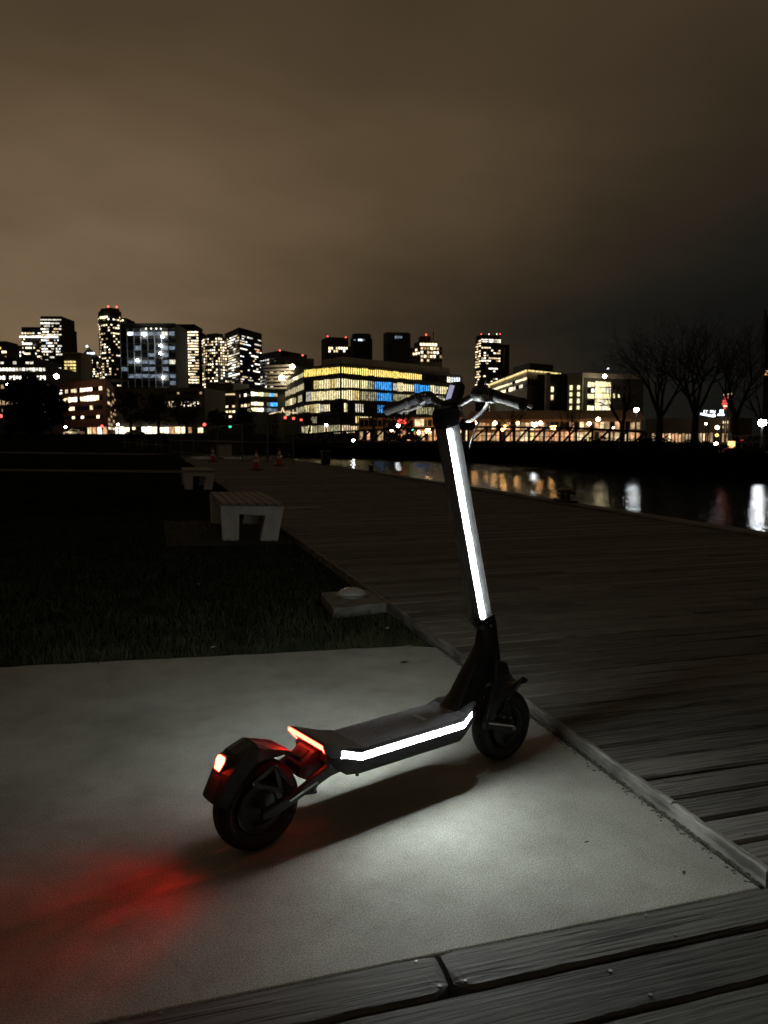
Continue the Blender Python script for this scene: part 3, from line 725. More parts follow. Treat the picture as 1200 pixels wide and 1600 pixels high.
# handlebar
hc = sb + sd_ * .70
mb = MB(); mb.loft([stem_ring(.698, -.030, .040, .029), stem_ring(.72, -.032, .044, .033), stem_ring(.745, -.030, .046, .034), stem_ring(.765, -.022, .038, .028)]); head = mb.build('stem_head', blackmetal, scooter, smooth=True)
def bar_at(y):
    a = abs(y)
    z = interp([(0, 1.312), (.05, 1.316), (.12, 1.343), (.17, 1.341), (.34, 1.300)], a); s = interp([(0, .790), (.1, .794), (.34, .772)], a)
    return Vector((s, y, z))
ys = [-.325 + .65 * k / 26 for k in range(27)]
mb = MB(); mb.tube([bar_at(y) for y in ys], .0125, 12); hb = mb.build('handlebar', blackmetal, scooter, smooth=True)
for sd in (-1, 1):
    mb = MB(); pts = [bar_at(sd * y) for y in (.215, .222, .24, .27, .30, .325, .336, .340)]
    mb.tube(pts, [.016, .0185, .0165, .0172, .0175, .0185, .0195, .012], 14); mb.build('grip', greygrip, hb, smooth=True)
    # brake clamp and lever
    p = bar_at(sd * .185)
    mb = MB(); mb.tube([bar_at(sd * .172), bar_at(sd * .200)], .0195, 12); mb.tube([p + Vector((.012, 0, -.004)), p + Vector((.036, sd * .006, -.012)), p + Vector((.040, sd * .020, -.016))], [.012, .0125, .009], 10)
    cl = mb.build('brake_clamp', plastic, hb, smooth=True)
    mb = MB(); mb.tube([p + Vector((.040, sd * .012, -.016)), p + Vector((.050, sd * .045, -.024)), p + Vector((.046, sd * .085, -.034)), p + Vector((.040, sd * .120, -.038)), p + Vector((.044, sd * .138, -.044))], [.0065, .0072, .006, .0055, .0065], 8)
    mb.build('brake_lever', steel if sd < 0 else alu, cl, smooth=True)
# right-hand throttle housing with its thumb lever, left-hand switch pod
mb = MB(); p = bar_at(-.135)
mb.tube([bar_at(-.105), bar_at(-.118), bar_at(-.150), bar_at(-.168)], [.017, .026, .027, .018], 12)
thr = mb.build('throttle_housing', plastic, hb, smooth=True)
mb = MB(); mb.tube([p + Vector((-.005, 0, .015)), p + Vector((-.002, -.004, .035)), p + Vector((.004, -.012, .046))], [.010, .012, .006], 8); mb.build('thumb_lever', plastic, thr, smooth=True)
mb = MB(); mb.loft([[bar_at(-.150 - .012 * k) + Vector((x, 0, z)) * (1 - .12 * abs(k - 2)) for x, z in ((-.022, -.004), (-.020, -.026), (.014, -.030), (.022, -.010), (.010, .012), (-.012, .012))] for k in range(5)]); mb.build('control_pod', alu, hb, smooth=True)
mb = MB(); mb.tube([bar_at(.10), bar_at(.115), bar_at(.150), bar_at(.165)], [.016, .022, .022, .016], 12); mb.tube([bar_at(.13) + Vector((-.01, 0, -.012)), bar_at(.135) + Vector((-.024, .004, -.024))], [.010, .007], 8); sw = mb.build('switch_pod', plastic, hb, smooth=True)
for dy, dz in ((.0, .012), (.016, .010), (.03, .0)):
    q = bar_at(.115 + dy) + Vector((-.021, 0, dz - .002)); mb = MB(); mb.tube([q, q + Vector((-.004, 0, 0))], .004, 8); mb.build('button', steel, sw)
# display
mb = MB(); M = Matrix.Rotation(math.radians(-58), 3, 'Y')
c_ = Vector((.800, 0, 1.352)); ex = Vector((.36, 0, .93)).normalized(); ez = Vector((-.93, 0, .36)).normalized()
rings = []
for k, w, th_ in ((-.045, .024, .010), (-.036, .030, .016), (0, .032, .018), (.030, .029, .016), (.040, .020, .008)):
    o_ = c_ + ex * k; rings.append([o_ + Vector((0, -w, 0)) + ez * th_ * .5, o_ + Vector((0, w, 0)) + ez * th_ * .5, o_ + Vector((0, w, 0)) - ez * th_, o_ + Vector((0, -w, 0)) - ez * th_])
mb.loft(rings); dp = mb.build('display', plastic, scooter, bevel=.003)
mb = MB(); o_ = c_ + ez * .0098
mb.add([o_ + ex * -.024 + Vector((0, -.004, 0)), o_ + ex * -.030 + Vector((0, .022, 0)), o_ + ex * .026 + Vector((0, .021, 0)), o_ + ex * .022 + Vector((0, -.004, 0))], [(0, 1, 2, 3)]); mb.build('screen', screenm, dp)
# headlight under the display
mb = MB(); mb.lathe_y([(0, 0), (.02, 0), (.02, .04), (0, .04)], (0, 0, 0), 20, closed=False); hl = mb.build('headlight', plastic, scooter, smooth=True); hl.location = (.845, 0, 1.245); hl.rotation_euler = (0, 0, -math.pi / 2)
# brake hoses looping from the levers to the front of the stem
def catmull(P_, n=10):
    P_ = [Vector(p) for p in P_]; P_ = [P_[0] * 2 - P_[1]] + P_ + [P_[-1] * 2 - P_[-2]]; out = []
    for i in range(1, len(P_) - 2):
        for k in range(n):
            t = k / n; a, b, c, d = P_[i - 1:i + 3]
            out.append(0.5 * ((2 * b) + (c - a) * t + (2 * a - 5 * b + 4 * c - d) * t * t + (3 * b - a - 3 * c + d) * t ** 3))
    out.append(P_[-2]); return out
for pts, rr, m in (
    (((.832, -.185, 1.33), (.885, -.13, 1.345), (.885, -.06, 1.29), (.850, -.03, 1.18), (.865, -.012, 1.10)), .0032, hose),
    (((.832, .185, 1.33), (.89, .12, 1.34), (.895, .05, 1.27), (.852, .025, 1.17), (.868, .012, 1.09)), .0032, hose),
    (((.80, -.128, 1.335), (.845, -.118, 1.335), (.862, -.085, 1.300), (.845, -.045, 1.262), (.830, -.02, 1.255)), .0062, alu),  # paler metal colour stands in for stem light caught by this hose
    (((.80, .12, 1.325), (.86, .10, 1.315), (.870, .05, 1.255), (.836, .025, 1.21)), .0038, hose)):
    mb = MB(); mb.tube(catmull(pts), rr, 8); mb.build('brake_hose', m, scooter, smooth=True)
mb = MB(); mb.tube(catmull(((.985, .02, .50), (1.035, .05, .46), (1.062, .066, .36), (1.060, .070, .22))), .003, 6); mb.build('brake_hose', hose, scooter, smooth=True)
mb = MB(); mb.tube(catmull(((.30, -.05, .185), (.22, -.06, .175), (.12, -.062, .165), (.06, -.055, .15))), .003, 6); mb.build('brake_hose', hose, scooter, smooth=True)
# kickstand on the far side, and its stop under the near edge
mb = MB(); mb.tube([(.36, .06, .175), (.352, .10, .15), (.335, .19, .004)], [.010, .009, .008], 8); ks = mb.build('kickstand', blackmetal, scooter, smooth=True)
mb = MB(); mb.tube([(.352, .188, .006), (.310, .197, .006)], [.009, .007], 8); mb.build('foot', blackmetal, ks, smooth=True)
mb = MB(); mb.tube([(.338, -.070, .178), (.333, -.078, .158)], [.007, .006], 8); mb.build('cable_guide', blackmetal, scooter, smooth=True)

# ================================================================== NEAR OBJECTS
def bench(loc, label):
    b = empty('park_bench', loc, 0, label, 'bench', 'benches along the lawn edge')
    Lb, Wb, Hb = 1.95, 0.70, 0.45
    def endframe(y, skew):
        mb = MB(); t = .12
        # portal: top rail with two flared legs (x across, z up)
        poly = [(-Wb / 2, Hb - .035), (-Wb / 2 + .015, 0), (-Wb / 2 + .195, 0), (-Wb / 2 + .205, Hb - .13), (Wb / 2 - .205, Hb - .145), (Wb / 2 - .265, 0), (Wb / 2 - .075, 0), (Wb / 2, Hb - .035)]
        n = len(poly)
        for a in (0, 1): pass
        vs = [(x, y + skew * x, z) for x, z in poly] + [(x, y + t + skew * x, z) for x, z in poly]
        fs = [(0, 1, 2, 3), (0, 3, 4, 7), (7, 4, 5, 6)]; fs += [tuple(n + i for i in reversed(f)) for f in fs]
        fs += [(k, n + k, n + (k + 1) % n, (k + 1) % n) for k in range(n)]
        mb.add(vs, fs); mb.build('end_frame', benchpaint, b)
    endframe(0, -.40); endframe(Lb - .12, -.40)
    ns = 7; sw_ = Wb / ns
    for k in range(ns):
        x = -Wb / 2 + (k + .5) * sw_; mb = MB(); y0 = -.02 - .40 * x
        mb.box((0, Lb / 2, 0), (sw_ - .016, Lb + .04, .035)); o = mb.build('slat', benchwood, b, bevel=.003); o.location = (x, -.40 * x, Hb - .0175)
    mb = MB(); mb.prism([(-Wb / 2 + .04, Hb - .036), (-Wb / 2 + .06, Hb - .12), (-Wb / 2 + .09, Hb - .12), (-Wb / 2 + .09, Hb - .036)], .13, Lb - .13); mb.build('rail', benchpaint, b)
    mb = MB(); mb.prism([(Wb / 2 - .09, Hb - .036), (Wb / 2 - .09, Hb - .12), (Wb / 2 - .06, Hb - .12), (Wb / 2 - .04, Hb - .036)], .13, Lb - .13); mb.build('rail', benchpaint, b)
    return b
bench((1.075, 9.02, -.01), 'nearest pale slatted bench with flared concrete legs on the lawn edge')
bench((.99, 18.5, -.01), 'farther, smaller slatted bench behind the nearest bench')
mb = MB(); mb.prism_z([(.1, 8.85), (1.5, 8.6), (1.5, 11.3), (.1, 11.6)], -.1, -.006); o = mb.build('bench_pad', noisy('gravel_pad', (0.02, 0.02, 0.017), (0.04, 0.04, 0.034), 20, 0.95)); tag(o, kind='structure')
# light set in a concrete plinth by the boardwalk
pl_ = empty('ground_light', (1.325, 5.28, 0), 0, 'low concrete plinth with a glass dome light at the grass corner', 'ground light')
mb = MB(); mb.prism_z([(-.20, -.30), (.20, -.22), (.20, .28), (-.17, .26)], -.05, .055); mb.build('plinth', noisy('plinth_concrete', (0.10, 0.098, 0.09), (0.2, 0.195, 0.18), 12, 0.9, 0.6, 60), pl_, bevel=.01)
mb = MB(); mb.lathe_z([(.125, .055), (.125, .067), (.105, .070)], (.02, .08, 0), 28); mb.build('rim', galv, pl_, smooth=True)
mb = MB(); mb.lathe_z([(.105, .066), (.098, .082), (.075, .10), (.04, .111), (0, .114)], (.02, .08, 0), 28); mb.build('dome', domeglass, pl_, smooth=True)
mb = MB(); random.seed(5)
for k in range(9):
    a = random.uniform(0, 6.28); r_ = random.uniform(.02, .085); mb.bar((.02 + r_ * math.cos(a), .08 + r_ * math.sin(a), .1155 - r_ * r_ * 3.2), (.02 + (r_ + .012) * math.cos(a + .3), .08 + (r_ + .012) * math.sin(a + .3), .114 - (r_ + .012) ** 2 * 3.2), .004, .004)
mb.build('guard_bars', steel, pl_)
# fallen leaves and litter
random.seed(12)
leafm = noisy('leaf_pale', (0.28, 0.27, 0.23), (0.45, 0.43, 0.38), 20, 0.7); leafd = noisy('leaf_dark', (0.02, 0.016, 0.01), (0.05, 0.035, 0.02), 20, 0.8)
def leaf(x, y, z, s, m, label, rot):
    mb = MB(); n = 9; ctr = [(-1 + 2 * k / (n - 1)) for k in range(n)]
    up = [(t * s, .38 * s * (1 - t * t) ** .7, .10 * s * (1 - t * t)) for t in ctr]; mid = [(t * s, 0, 0.03 * s * t * t) for t in ctr]; dn = [(t * s, -.38 * s * (1 - t * t) ** .7, .12 * s * (1 - t * t)) for t in ctr]
    vs = up + mid + dn
    mb.add(vs, [(k, k + 1, n + k + 1, n + k) for k in range(n - 1)] + [(n + k, n + k + 1, 2 * n + k + 1, 2 * n + k) for k in range(n - 1)])
    o = mb.build('fallen_leaf', m); o.location = (x, y, z); o.rotation_euler = (0, 0, rot); tag(o, label, 'leaf', 'fallen leaves')
leaf(1.375, 4.125, .003, .03, leafm, 'pale leaf lying at the back edge of the concrete, near the boardwalk', .3)
leaf(1.255, 3.83, .003, .028, leafd, 'dark leaf on the concrete just inside its back edge', .1)
leaf(1.36, 4.50, .02, .03, leafm, 'pale leaf in the grass between plinth and boardwalk corner', 1.2)
leaf(.29, 4.36, .02, .022, leafm, 'pale leaf in the grass just behind the slab, left of the dome light', .6)
leaf(.31, 6.33, .02, .022, leafm, 'tiny white scrap in the dark grass below the nearest bench', 2.0)
leaf(-.75, 1.83, .004, .022, leafd, 'black leaf on the concrete at the left edge', .5)
leaf(1.37, 1.70, .004, .012, leafd, 'small dark leaf on the concrete beside the edge board', .9)
leaf(1.2, 1.92, .004, .010, leafd, 'dark speck of leaf on the lit concrete, right of centre', .2)
# dirt and moss gathered along the foot of the edge board
mb = MB(); random.seed(31)
for k in range(900):
    y = 1.6 + random.random() ** 1.1 * 2.6; x = EDGE - .004 - abs(random.gauss(0, .016)); s = random.uniform(.002, .007)
    mb.add([(x - s, y - s * .6, 0), (x + s * .7, y - s, 0), (x + s, y + s * .7, 0), (x - s * .5, y + s, 0), (x, y, s * random.uniform(.2, .6))], [(0, 1, 4), (1, 2, 4), (2, 3, 4), (3, 0, 4)])
o = mb.build('dirt', noisy('dirt', (0.05, 0.047, 0.04), (0.12, 0.11, 0.09), 30, 0.95)); tag(o, 'dark dirt and moss crumbs along the foot of the boardwalk edge board', 'dirt', kind='stuff')
# mooring fittings on the coping
def cleat(px, y, kind, label):
    x = WEDGE + .17; c = empty('mooring_bollard', (x, y, DECK + .035), 0, label, 'bollard', 'mooring fittings on the boardwalk edge')
    if kind == 'block':
        mb = MB(); mb.box((0, 0, .26), (.34, .34, .52)); mb.build('post', blackmetal, c, bevel=.02)
        mb = MB(); mb.box((0, 0, .545), (.44, .44, .05)); mb.build('cap', blackmetal, c, bevel=.01)
    else:
        mb = MB(); mb.box((0, 0, .02), (.20, .50, .04)); mb.build('base_plate', blackmetal, c, bevel=.008)
        mb = MB()
        for s in (-1, 1): mb.tube([(0, s * .09, .03), (0, s * .09, .17)], [.045, .038], 10)
        mb.build('post', blackmetal, c, smooth=True)
        mb = MB(); mb.tube([(0, -.29, .17), (0, -.2, .195), (0, 0, .20), (0, .2, .195), (0, .29, .17)], [.022, .04, .045, .04, .022], 10); mb.build('horn', blackmetal, c, smooth=True)
cleat(905, 12.0, 'cleat', 'black iron mooring cleat on the boardwalk coping, nearest to the viewer')
cleat(592, 24.7, 'cleat', 'small dark mooring cleat on the coping, second one along the boardwalk')
cleat(525, 31.8, 'block', 'square black mooring post on the far boardwalk edge')
cleat(475, 41.0, 'cleat', 'farthest tiny mooring cleat where the boardwalk meets the fence')
# steel threshold strip across the boardwalk by the bench
mb = MB(); mb.box((2.05, 12.50, DECK + .006), (1.2, .10, .010)); o = mb.build('cover_strip', galv, None, bevel=.002); tag(o, 'thin pale metal cover strip lying on the boardwalk behind the nearest bench', 'metal strip')

# traffic cones
def cone(px, D, label, sc=1.0):
    p = W(px, D, DECK); c = empty('traffic_cone', p, 0.4, label, 'traffic cone', 'cones by the temporary fence')
    mb = MB(); mb.box((0, 0, .02), (.36, .36, .04)); mb.build('base', rubber, c, bevel=.01)
    mb = MB(); mb.lathe_z([(.135, .04), (.028, .70), (.024, .71), (0, .71)], n=20); mb.build('body', orange, c, smooth=True)
    for z0, z1 in ((.30, .40), (.47, .60)):
        r0 = .135 + (.028 - .135) * (z0 - .04) / .66 + .004; r1 = .135 + (.028 - .135) * (z1 - .04) / .66 + .004
        mb = MB(); mb.lathe_z([(r0, z0), (r1, z1)], n=20); mb.build('collar', conewhite, c, smooth=True)
cone(400, 27.6, 'orange cone with white collars in front of the fence, nearest cone'); cone(332, 37, 'small orange cone behind the fence, farther left'); cone(436, 32, 'orange cone half lost in the dark at the right end of the fence')
# temporary fence panels
fp = [(265, 58), (283, 55), (302, 52), (340, 44), (378, 37), (418, 36), (459, 36)]
names_ = ['leftmost wire fence panel at the lawn', 'second wire fence panel from the left', 'third wire fence panel from the left', 'middle wire fence panel behind the benches', 'wire fence panel behind the nearest cone', 'rightmost wire fence panel, beside the water']
for k in range(len(fp) - 1):
    a = W(fp[k][0], fp[k][1], 0); b = W(fp[k + 1][0], fp[k + 1][1], 0); d_ = b - a; Lf = d_.length
    c = empty('fence_panel', a, math.atan2(d_.y, d_.x), names_[k], 'fence', 'temporary fence panels')
    for x in (.03, Lf - .03):
        mb = MB(); mb.tube([(x, 0, .02), (x, 0, 1.85)], .024, 8); mb.build('post', galv, c, smooth=True)
        mb = MB(); mb.box((x, 0, .03), (.2, .6, .05)); mb.build('foot', pathmat, c, bevel=.01)
    for z in (.15, 1.0, 1.84):
        mb = MB(); mb.tube([(.03, 0, z), (Lf - .03, 0, z)], .018, 8); mb.build('rail', galv, c, smooth=True)
    mb = MB(); K = int(Lf / .14)
    for j in range(K): mb.bar((.05 + j * .14, 0, .15), (.05 + j * .14, 0, 1.84), .004)
    for j in range(12): mb.bar((.03, 0, .25 + j * .135), (Lf - .03, 0, .25 + j * .135), .004)
    o = mb.build('wire_mesh', galv, c); o['kind'] = 'stuff'
# utility box and planter beyond the fence
c = empty('utility_box', W(350, 47, 0.0), .2, 'pale utility cabinet behind the temporary fence', 'cabinet')
mb = MB(); mb.box((0, 0, .38), (.8, .5, .76)); mb.build('body', benchpaint, c, bevel=.02)
mb = MB(); mb.box((0, 0, .785), (.88, .58, .05)); mb.build('lid', galv, c, bevel=.01)
mb = MB(); mb.box((0, -.255, .4), (.02, .01, .6)); mb.build('door_seam', blackmetal, c)
def picnic(px, D, z, label):
    c = empty('picnic_table', W(px, D, z), -.5, label, 'picnic table', 'picnic tables on the far lawn')
    for k in range(4):
        mb = MB(); mb.box((0, -.3 + k * .2, .74), (1.8, .18, .04)); mb.build('table_board', benchwood, c)
    for s in (-1, 1):
        mb = MB(); mb.box((0, s * .72, .44), (1.8, .25, .04)); mb.build('seat_board', benchwood, c)
        mb = MB(); x = s * .65; mb.bar((x, -.25, .72), (x, -.6, 0), .05, .09); mb.bar((x, .25, .72), (x, .6, 0), .05, .09); mb.bar((x, -.75, .40), (x, .75, .40), .05, .08); mb.build('leg_frame', benchwood, c)
picnic(208, 74, .30, 'dim picnic table on the far lawn, left of the fence'); picnic(236, 66, .20, 'picnic table on the far lawn closest to the fence')

# ================================================================== FAR SHORE AND CITY
GZ = 0.5
def gz(px, D): return .1 if D < 112 else (1.75 if px < 420 else GZ)
def foot_poly(pts, depth):
    P_ = [W(px, D, 0) for px, D in pts]
    if len(P_) == 2:
        t = (P_[1] - P_[0]); n = Vector((-t.y, t.x, 0)).normalized()
        if n.dot(P_[0]) < 0: n = -n
        return P_, [P_[0], P_[1], P_[1] + n * depth, P_[0] + n * depth]
    if len(P_) == 3: return P_, [P_[0], P_[1], P_[2], P_[0] + P_[2] - P_[1]]
    back = []
    for p in (P_[-1], P_[0]): back.append(p + p.normalized() * depth)
    return P_, P_ + back
class Bld:
    def __init__(s, name, label, D, px, cat='building', group=None):
        s.root = empty(name, W(px, D, 0), 0, label, cat, group); s.o = W(px, D, 0); s.D = D; s.wins = {}; s.rng = random.Random(hash(label) % 1000 if False else sum(map(ord, label)))
    def L(s, p): return Vector(p) - s.o
    def block(s, pts, ytop, m, depth=25, ybot=None, Dref=None, name='wall'):
        Dr = Dref or min(d for _, d in pts); fr, poly = foot_poly(pts, depth)
        z1 = ZY(ytop, Dr); z0 = GZ - 1 if ybot is None else ZY(ybot, Dr)
        mb = MB(); mb.prism_z([s.L(p) for p in poly], z0, z1); mb.build(name, m, s.root); return fr, z0, z1
    def part(s, name, mb, m): return mb.build(name, m, s.root)
    def pick(s, pal):
        r = s.rng.random() * sum(w for _, w in pal)
        for k, w in pal:
            r -= w
            if r <= 0: return k
        return pal[-1][0]
    def grid(s, a, b, y0, y1, nf, nb, p=.5, pal=(('warm2', 1),), fw=.7, fh=.55, Dref=None, u0=0, u1=1, single=False, floor_var=.5, merge=0.0, off=None, name='window', unl=True):
        """windows on the face a-b (each (px, D)); rows y0..y1 at depth Dref"""
        A_ = W(*a, 0); B_ = W(*b, 0); Dr = Dref or min(a[1], b[1]); z1, z0 = ZY(y0, Dr), ZY(y1, Dr)
        t = B_ - A_; n = Vector((t.y, -t.x, 0)).normalized()
        if n.dot(A_ + B_) > 0: n = -n
        off = off or max(.12, .0006 * Dr); fhz = (z1 - z0) / nf
        for i in range(nf):
            pv = min(1, max(0, p + s.rng.uniform(-1, 1) * floor_var * min(p, 1 - p) * 1.6)); zc = z1 - (i + .5) * fhz; j = 0; last = None
            while j < nb:
                run = 1
                if s.rng.random() < merge: run = min(nb - j, s.rng.randint(2, 4))
                on = s.rng.random() < pv
                key = s.pick(pal) if on else 'unlit'
                if on or unl:
                    ua = u0 + (u1 - u0) * (j + (1 - fw) / 2) / nb; ub = u0 + (u1 - u0) * (j + run - (1 - fw) / 2) / nb
                    hh = fhz * fh / 2 * (1 if not on else s.rng.uniform(.8, 1.1))
                    q = [A_ + t * ua + n * off, A_ + t * ub + n * off]
                    vs = [q[0] + Vector((0, 0, zc - hh)), q[1] + Vector((0, 0, zc - hh)), q[1] + Vector((0, 0, zc + hh)), q[0] + Vector((0, 0, zc + hh))]
                    if single:
                        mb = MB(); inn = [v - n * off * .9 for v in vs]
                        mb.add([s.L(v) for v in vs + inn], [(0, 1, 2, 3), (0, 4, 5, 1), (1, 5, 6, 2), (2, 6, 7, 3), (3, 7, 4, 0)]); mb.build(name, MT[key], s.root)
                    else:
                        mbs = s.wins.setdefault('w', (MB(), []))
                        if key not in mbs[1]: mbs[1].append(key)
                        mbs[0].add([s.L(v) for v in vs], [(0, 1, 2, 3)], mbs[1].index(key))
                j += run
    def bars(s, a, b, y0, y1, n, w, m, name='mullion', Dref=None, horiz=False, off=.35, stuff=True):
        A_ = W(*a, 0); B_ = W(*b, 0); Dr = Dref or min(a[1], b[1]); z1, z0 = ZY(y0, Dr), ZY(y1, Dr); t = B_ - A_; nn = Vector((t.y, -t.x, 0)).normalized()
        if nn.dot(A_ + B_) > 0: nn = -nn
        mb = MB()
        for k in range(n + 1):
            if horiz:
                z = Vector((0, 0, z0 + (z1 - z0) * k / n)); mb.bar(s.L(A_ + nn * off * .5) + z, s.L(B_ + nn * off * .5) + z, off, w)
            else:
                p = A_ + t * (k / n) + nn * off * .5; mb.bar(s.L(p) + Vector((0, 0, z0)), s.L(p) + Vector((0, 0, z1)), w, off)
        o = mb.build(name, m, s.root)
        if stuff: o['kind'] = 'stuff'
        return o
    def strip(s, a, b, y0, y1, m, name='light_band', Dref=None, off=.5):
        A_ = W(*a, 0); B_ = W(*b, 0); Da, Db = a[1], b[1]; Dr = Dref or min(Da, Db); z1, z0 = ZY(y0, Dr), ZY(y1, Dr); t = B_ - A_; nn = Vector((t.y, -t.x, 0)).normalized()
        if nn.dot(A_ + B_) > 0: nn = -nn
        mb = MB(); mid = (z0 + z1) / 2; mb.bar(s.L(A_ + nn * off) + Vector((0, 0, mid)), s.L(B_ + nn * off) + Vector((0, 0, mid)), off, z1 - z0); return mb.build(name, m, s.root)
    def beacon(s, px, y, D, key='red3', r=.9):
        mb = MB(); c = s.L(W(px, D, ZY(y, D))); mb.lathe_z([(0, -r), (r * .8, -r * .5), (r, 0), (r * .8, r * .5), (0, r)], c, 8); mb.build('beacon', MT[key], s.root)
    def done(s):
        for mb, keys in s.wins.values():
            o = mb.build('window_rows', [MT[k] for k in keys], s.root); o['kind'] = 'stuff'
WARM = (('warm3', 3), ('warm2', 3), ('white3', 2), ('warm1', 2)); OFFICE = (('white3', 4), ('white2', 3), ('warm2', 1.5), ('cool3', .6))
CITY = 'downtown towers on the skyline'

b = Bld('office_tower', 'low dark tower cut by the left edge of the frame, yellow top floor', 800, 0, group=CITY)
b.block([(-40, 800), (17, 800)], 533, w_brown); b.grid((-40, 800), (17, 800), 541, 553, 2, 14, .8, (('yellow2', 1), ('warm3', 1)), .8, .6, unl=False); b.grid((-40, 800), (17, 800), 555, 600, 7, 14, .3, WARM); b.done()
b = Bld('stepped_tower', 'stepped dark tower with a taller right half, left part of the skyline', 900, 70, group=CITY)
b.block([(41, 900), (105, 900)], 511, w_black, 40); b.block([(71, 896), (103, 896)], 494, w_dark, 38); b.block([(30, 905), (45, 905)], 540, w_black, 40)
b.grid((71, 896), (103, 896), 498.5, 501, 1, 16, .95, (('white2', 1),), 1, .7, unl=False); b.grid((71, 896), (103, 896), 503, 600, 22, 13, .5, OFFICE, .75, .5, merge=.3); b.grid((41, 900), (71, 900), 514, 600, 19, 12, .33, WARM, .75, .5, merge=.3)
b.grid((41, 900), (100, 900), 525.5, 529, 1, 26, .97, (('white3', 1),), 1, .8, unl=False, off=6); b.grid((42, 900), (60, 900), 536, 540, 1, 6, .9, (('white3', 1),), 1, .8, unl=False, off=6)
b.grid((34, 900), (44, 900), 548, 600, 10, 4, .3, WARM); b.done()
b = Bld('apartment_block', 'beige mid-rise with glowing yellow floors between two towers', 520, 116, group=CITY)
b.block([(105, 520), (131, 520)], 551, w_beige, 20); b.block([(103, 518), (129, 518)], 552.5, w_pale, 1.5, 550.5); b.grid((105, 520), (123, 520), 563, 588, 5, 4, .95, (('yellow2', 3), ('yellow3', 1)), .85, .6, unl=False); b.done()
b = Bld('gabled_tower', 'tower with a pointed roof and blue-white peak light', 700, 143, group=CITY)
fr, z0, z1 = b.block([(130, 700), (158, 700)], 557, w_black, 16); A_, B_ = fr; apex = (A_ + B_) / 2 + (A_ + B_).normalized() * 8; za = ZY(541, 700)
mb = MB(); nrm = (A_ + B_).normalized() * 16; q = [A_, B_, B_ + nrm, A_ + nrm]; mb.add([b.L(p) + Vector((0, 0, z1)) for p in q] + [b.L(apex) + Vector((0, 0, za))], [(0, 1, 4), (1, 2, 4), (2, 3, 4), (3, 0, 4), (0, 3, 2, 1)]); b.part('roof', mb, w_dark)
b.grid((141, 699), (153, 699), 550, 554, 1, 2, 1, (('cool3', 1),), 1, .8, unl=False); b.beacon(141, 541, 704, 'cool3', 1.2); b.grid((130, 700), (158, 700), 558, 600, 12, 10, .5, WARM, .75, .55); b.done()
b = Bld('round_tower', 'tall narrow tower with rounded dark crown and two red beacons', 620, 180, group=CITY)
pts = [(160, 625), (164, 614), (178, 608), (192, 614), (196, 625)]
b.block(pts, 483, w_black, 22); b.block([(164, 617), (178, 611), (193, 617)], 480.5, w_dark, 20); b.block([(190, 622), (204, 622)], 497, w_black, 20)
for k in range(4): b.grid(pts[k], pts[k + 1], 492, 604, 26, 4, .34, WARM, .7, .5, Dref=608)
b.grid(pts[1], pts[2], 493, 498, 1, 6, .8, (('warm3', 1),), 1, .7, Dref=608, off=2, unl=False); b.grid((190, 622), (204, 622), 499, 600, 22, 4, .4, WARM, .75, .5, off=2); b.beacon(176, 479, 612, r=.8); b.beacon(189, 479.5, 612, r=.8); b.done()
b = Bld('glass_office', 'wide glass office block with a bold pale grid and cold white lamps inside', 480, 234, group=CITY)
b.block([(193, 480), (278, 480)], 505, w_dark, 30)
b.grid((193, 480), (278, 480), 516, 604, 8, 8, .42, (('cool1', 5), ('white2', .5), ('cool3', 1.1)), .84, .56, single=True, floor_var=.8)
b.bars((193, 480), (278, 480), 513, 606, 8, .55, w_steel, 'mullion', stuff=True, off=.6); b.bars((193, 480), (278, 480), 513, 606, 8, .35, w_dark, 'floor_edge', horiz=True, stuff=True, off=.45)
for px, y in ((230, 523), (258, 526), (255, 540), (254, 552), (257, 590), (218, 563)): b.beacon(px, y, 478.4, 'lamp_white', .75)
for px in (233, 241, 249, 256): b.beacon(px, 513.5, 478, 'white3', .5)
b.done()
b = Bld('lit_tower', 'tower with a blank dark cap and dense warm lit floors, right of the glass office', 560, 290, group=CITY)
b.block([(266, 565), (308, 565)], 506.5, w_black, 25); b.block([(277, 560), (313.5, 560)], 516, w_black, 25)
b.grid((277, 560), (313.5, 560), 517, 600, 19, 13, .82, (('warm3', 3), ('white3', 2), ('warm2', 2)), .86, .5, merge=.35, unl=False); b.done()
b = Bld('residential_tower', 'rounded apartment tower with columns of small warm windows, left of the black tower', 520, 342, group=CITY)
pts = [(319, 530), (324, 521), (343, 517), (360, 523), (365, 533)]
b.block(pts, 525, w_dark, 20); b.block([(326, 526), (342, 521), (352, 526)], 520.5, w_grey, 15)
for k in range(4): b.grid(pts[k], pts[k + 1], 527, 606, 18, (2, 6, 5, 2)[k], .55, WARM, .6, .55, Dref=517)
b.done()
b = Bld('black_tower', 'black glass tower with broken rows of white windows, two faces showing', 500, 380, group=CITY)
b.block([(354, 530), (377, 500), (411.5, 530)], 511.5, w_black, Dref=500); b.grid((354, 530), (377, 500), 521, 602, 20, 8, .7, OFFICE, .9, .5, Dref=500, merge=.4); b.grid((377, 500), (411.5, 530), 522, 602, 20, 12, .34, OFFICE, .85, .45, Dref=500, merge=.4, u0=.0, u1=.95); b.done()
b = Bld('dark_block', 'broad low black block with red roof beacons, right of the black tower', 430, 446, group=CITY)
b.block([(409, 445), (441, 425), (481, 450)], 547, w_black, Dref=425); b.grid((409, 445), (441, 425), 556, 604, 9, 9, .35, OFFICE, .8, .5, Dref=425); b.beacon(439, 547.5, 424, r=.5); b.beacon(474, 555, 424, r=.5); b.beacon(405, 549, 424, r=.4); b.done()
b = Bld('terraced_offices', 'pale building with slanted stepped terraces and two bright roof lamps', 350, 440)
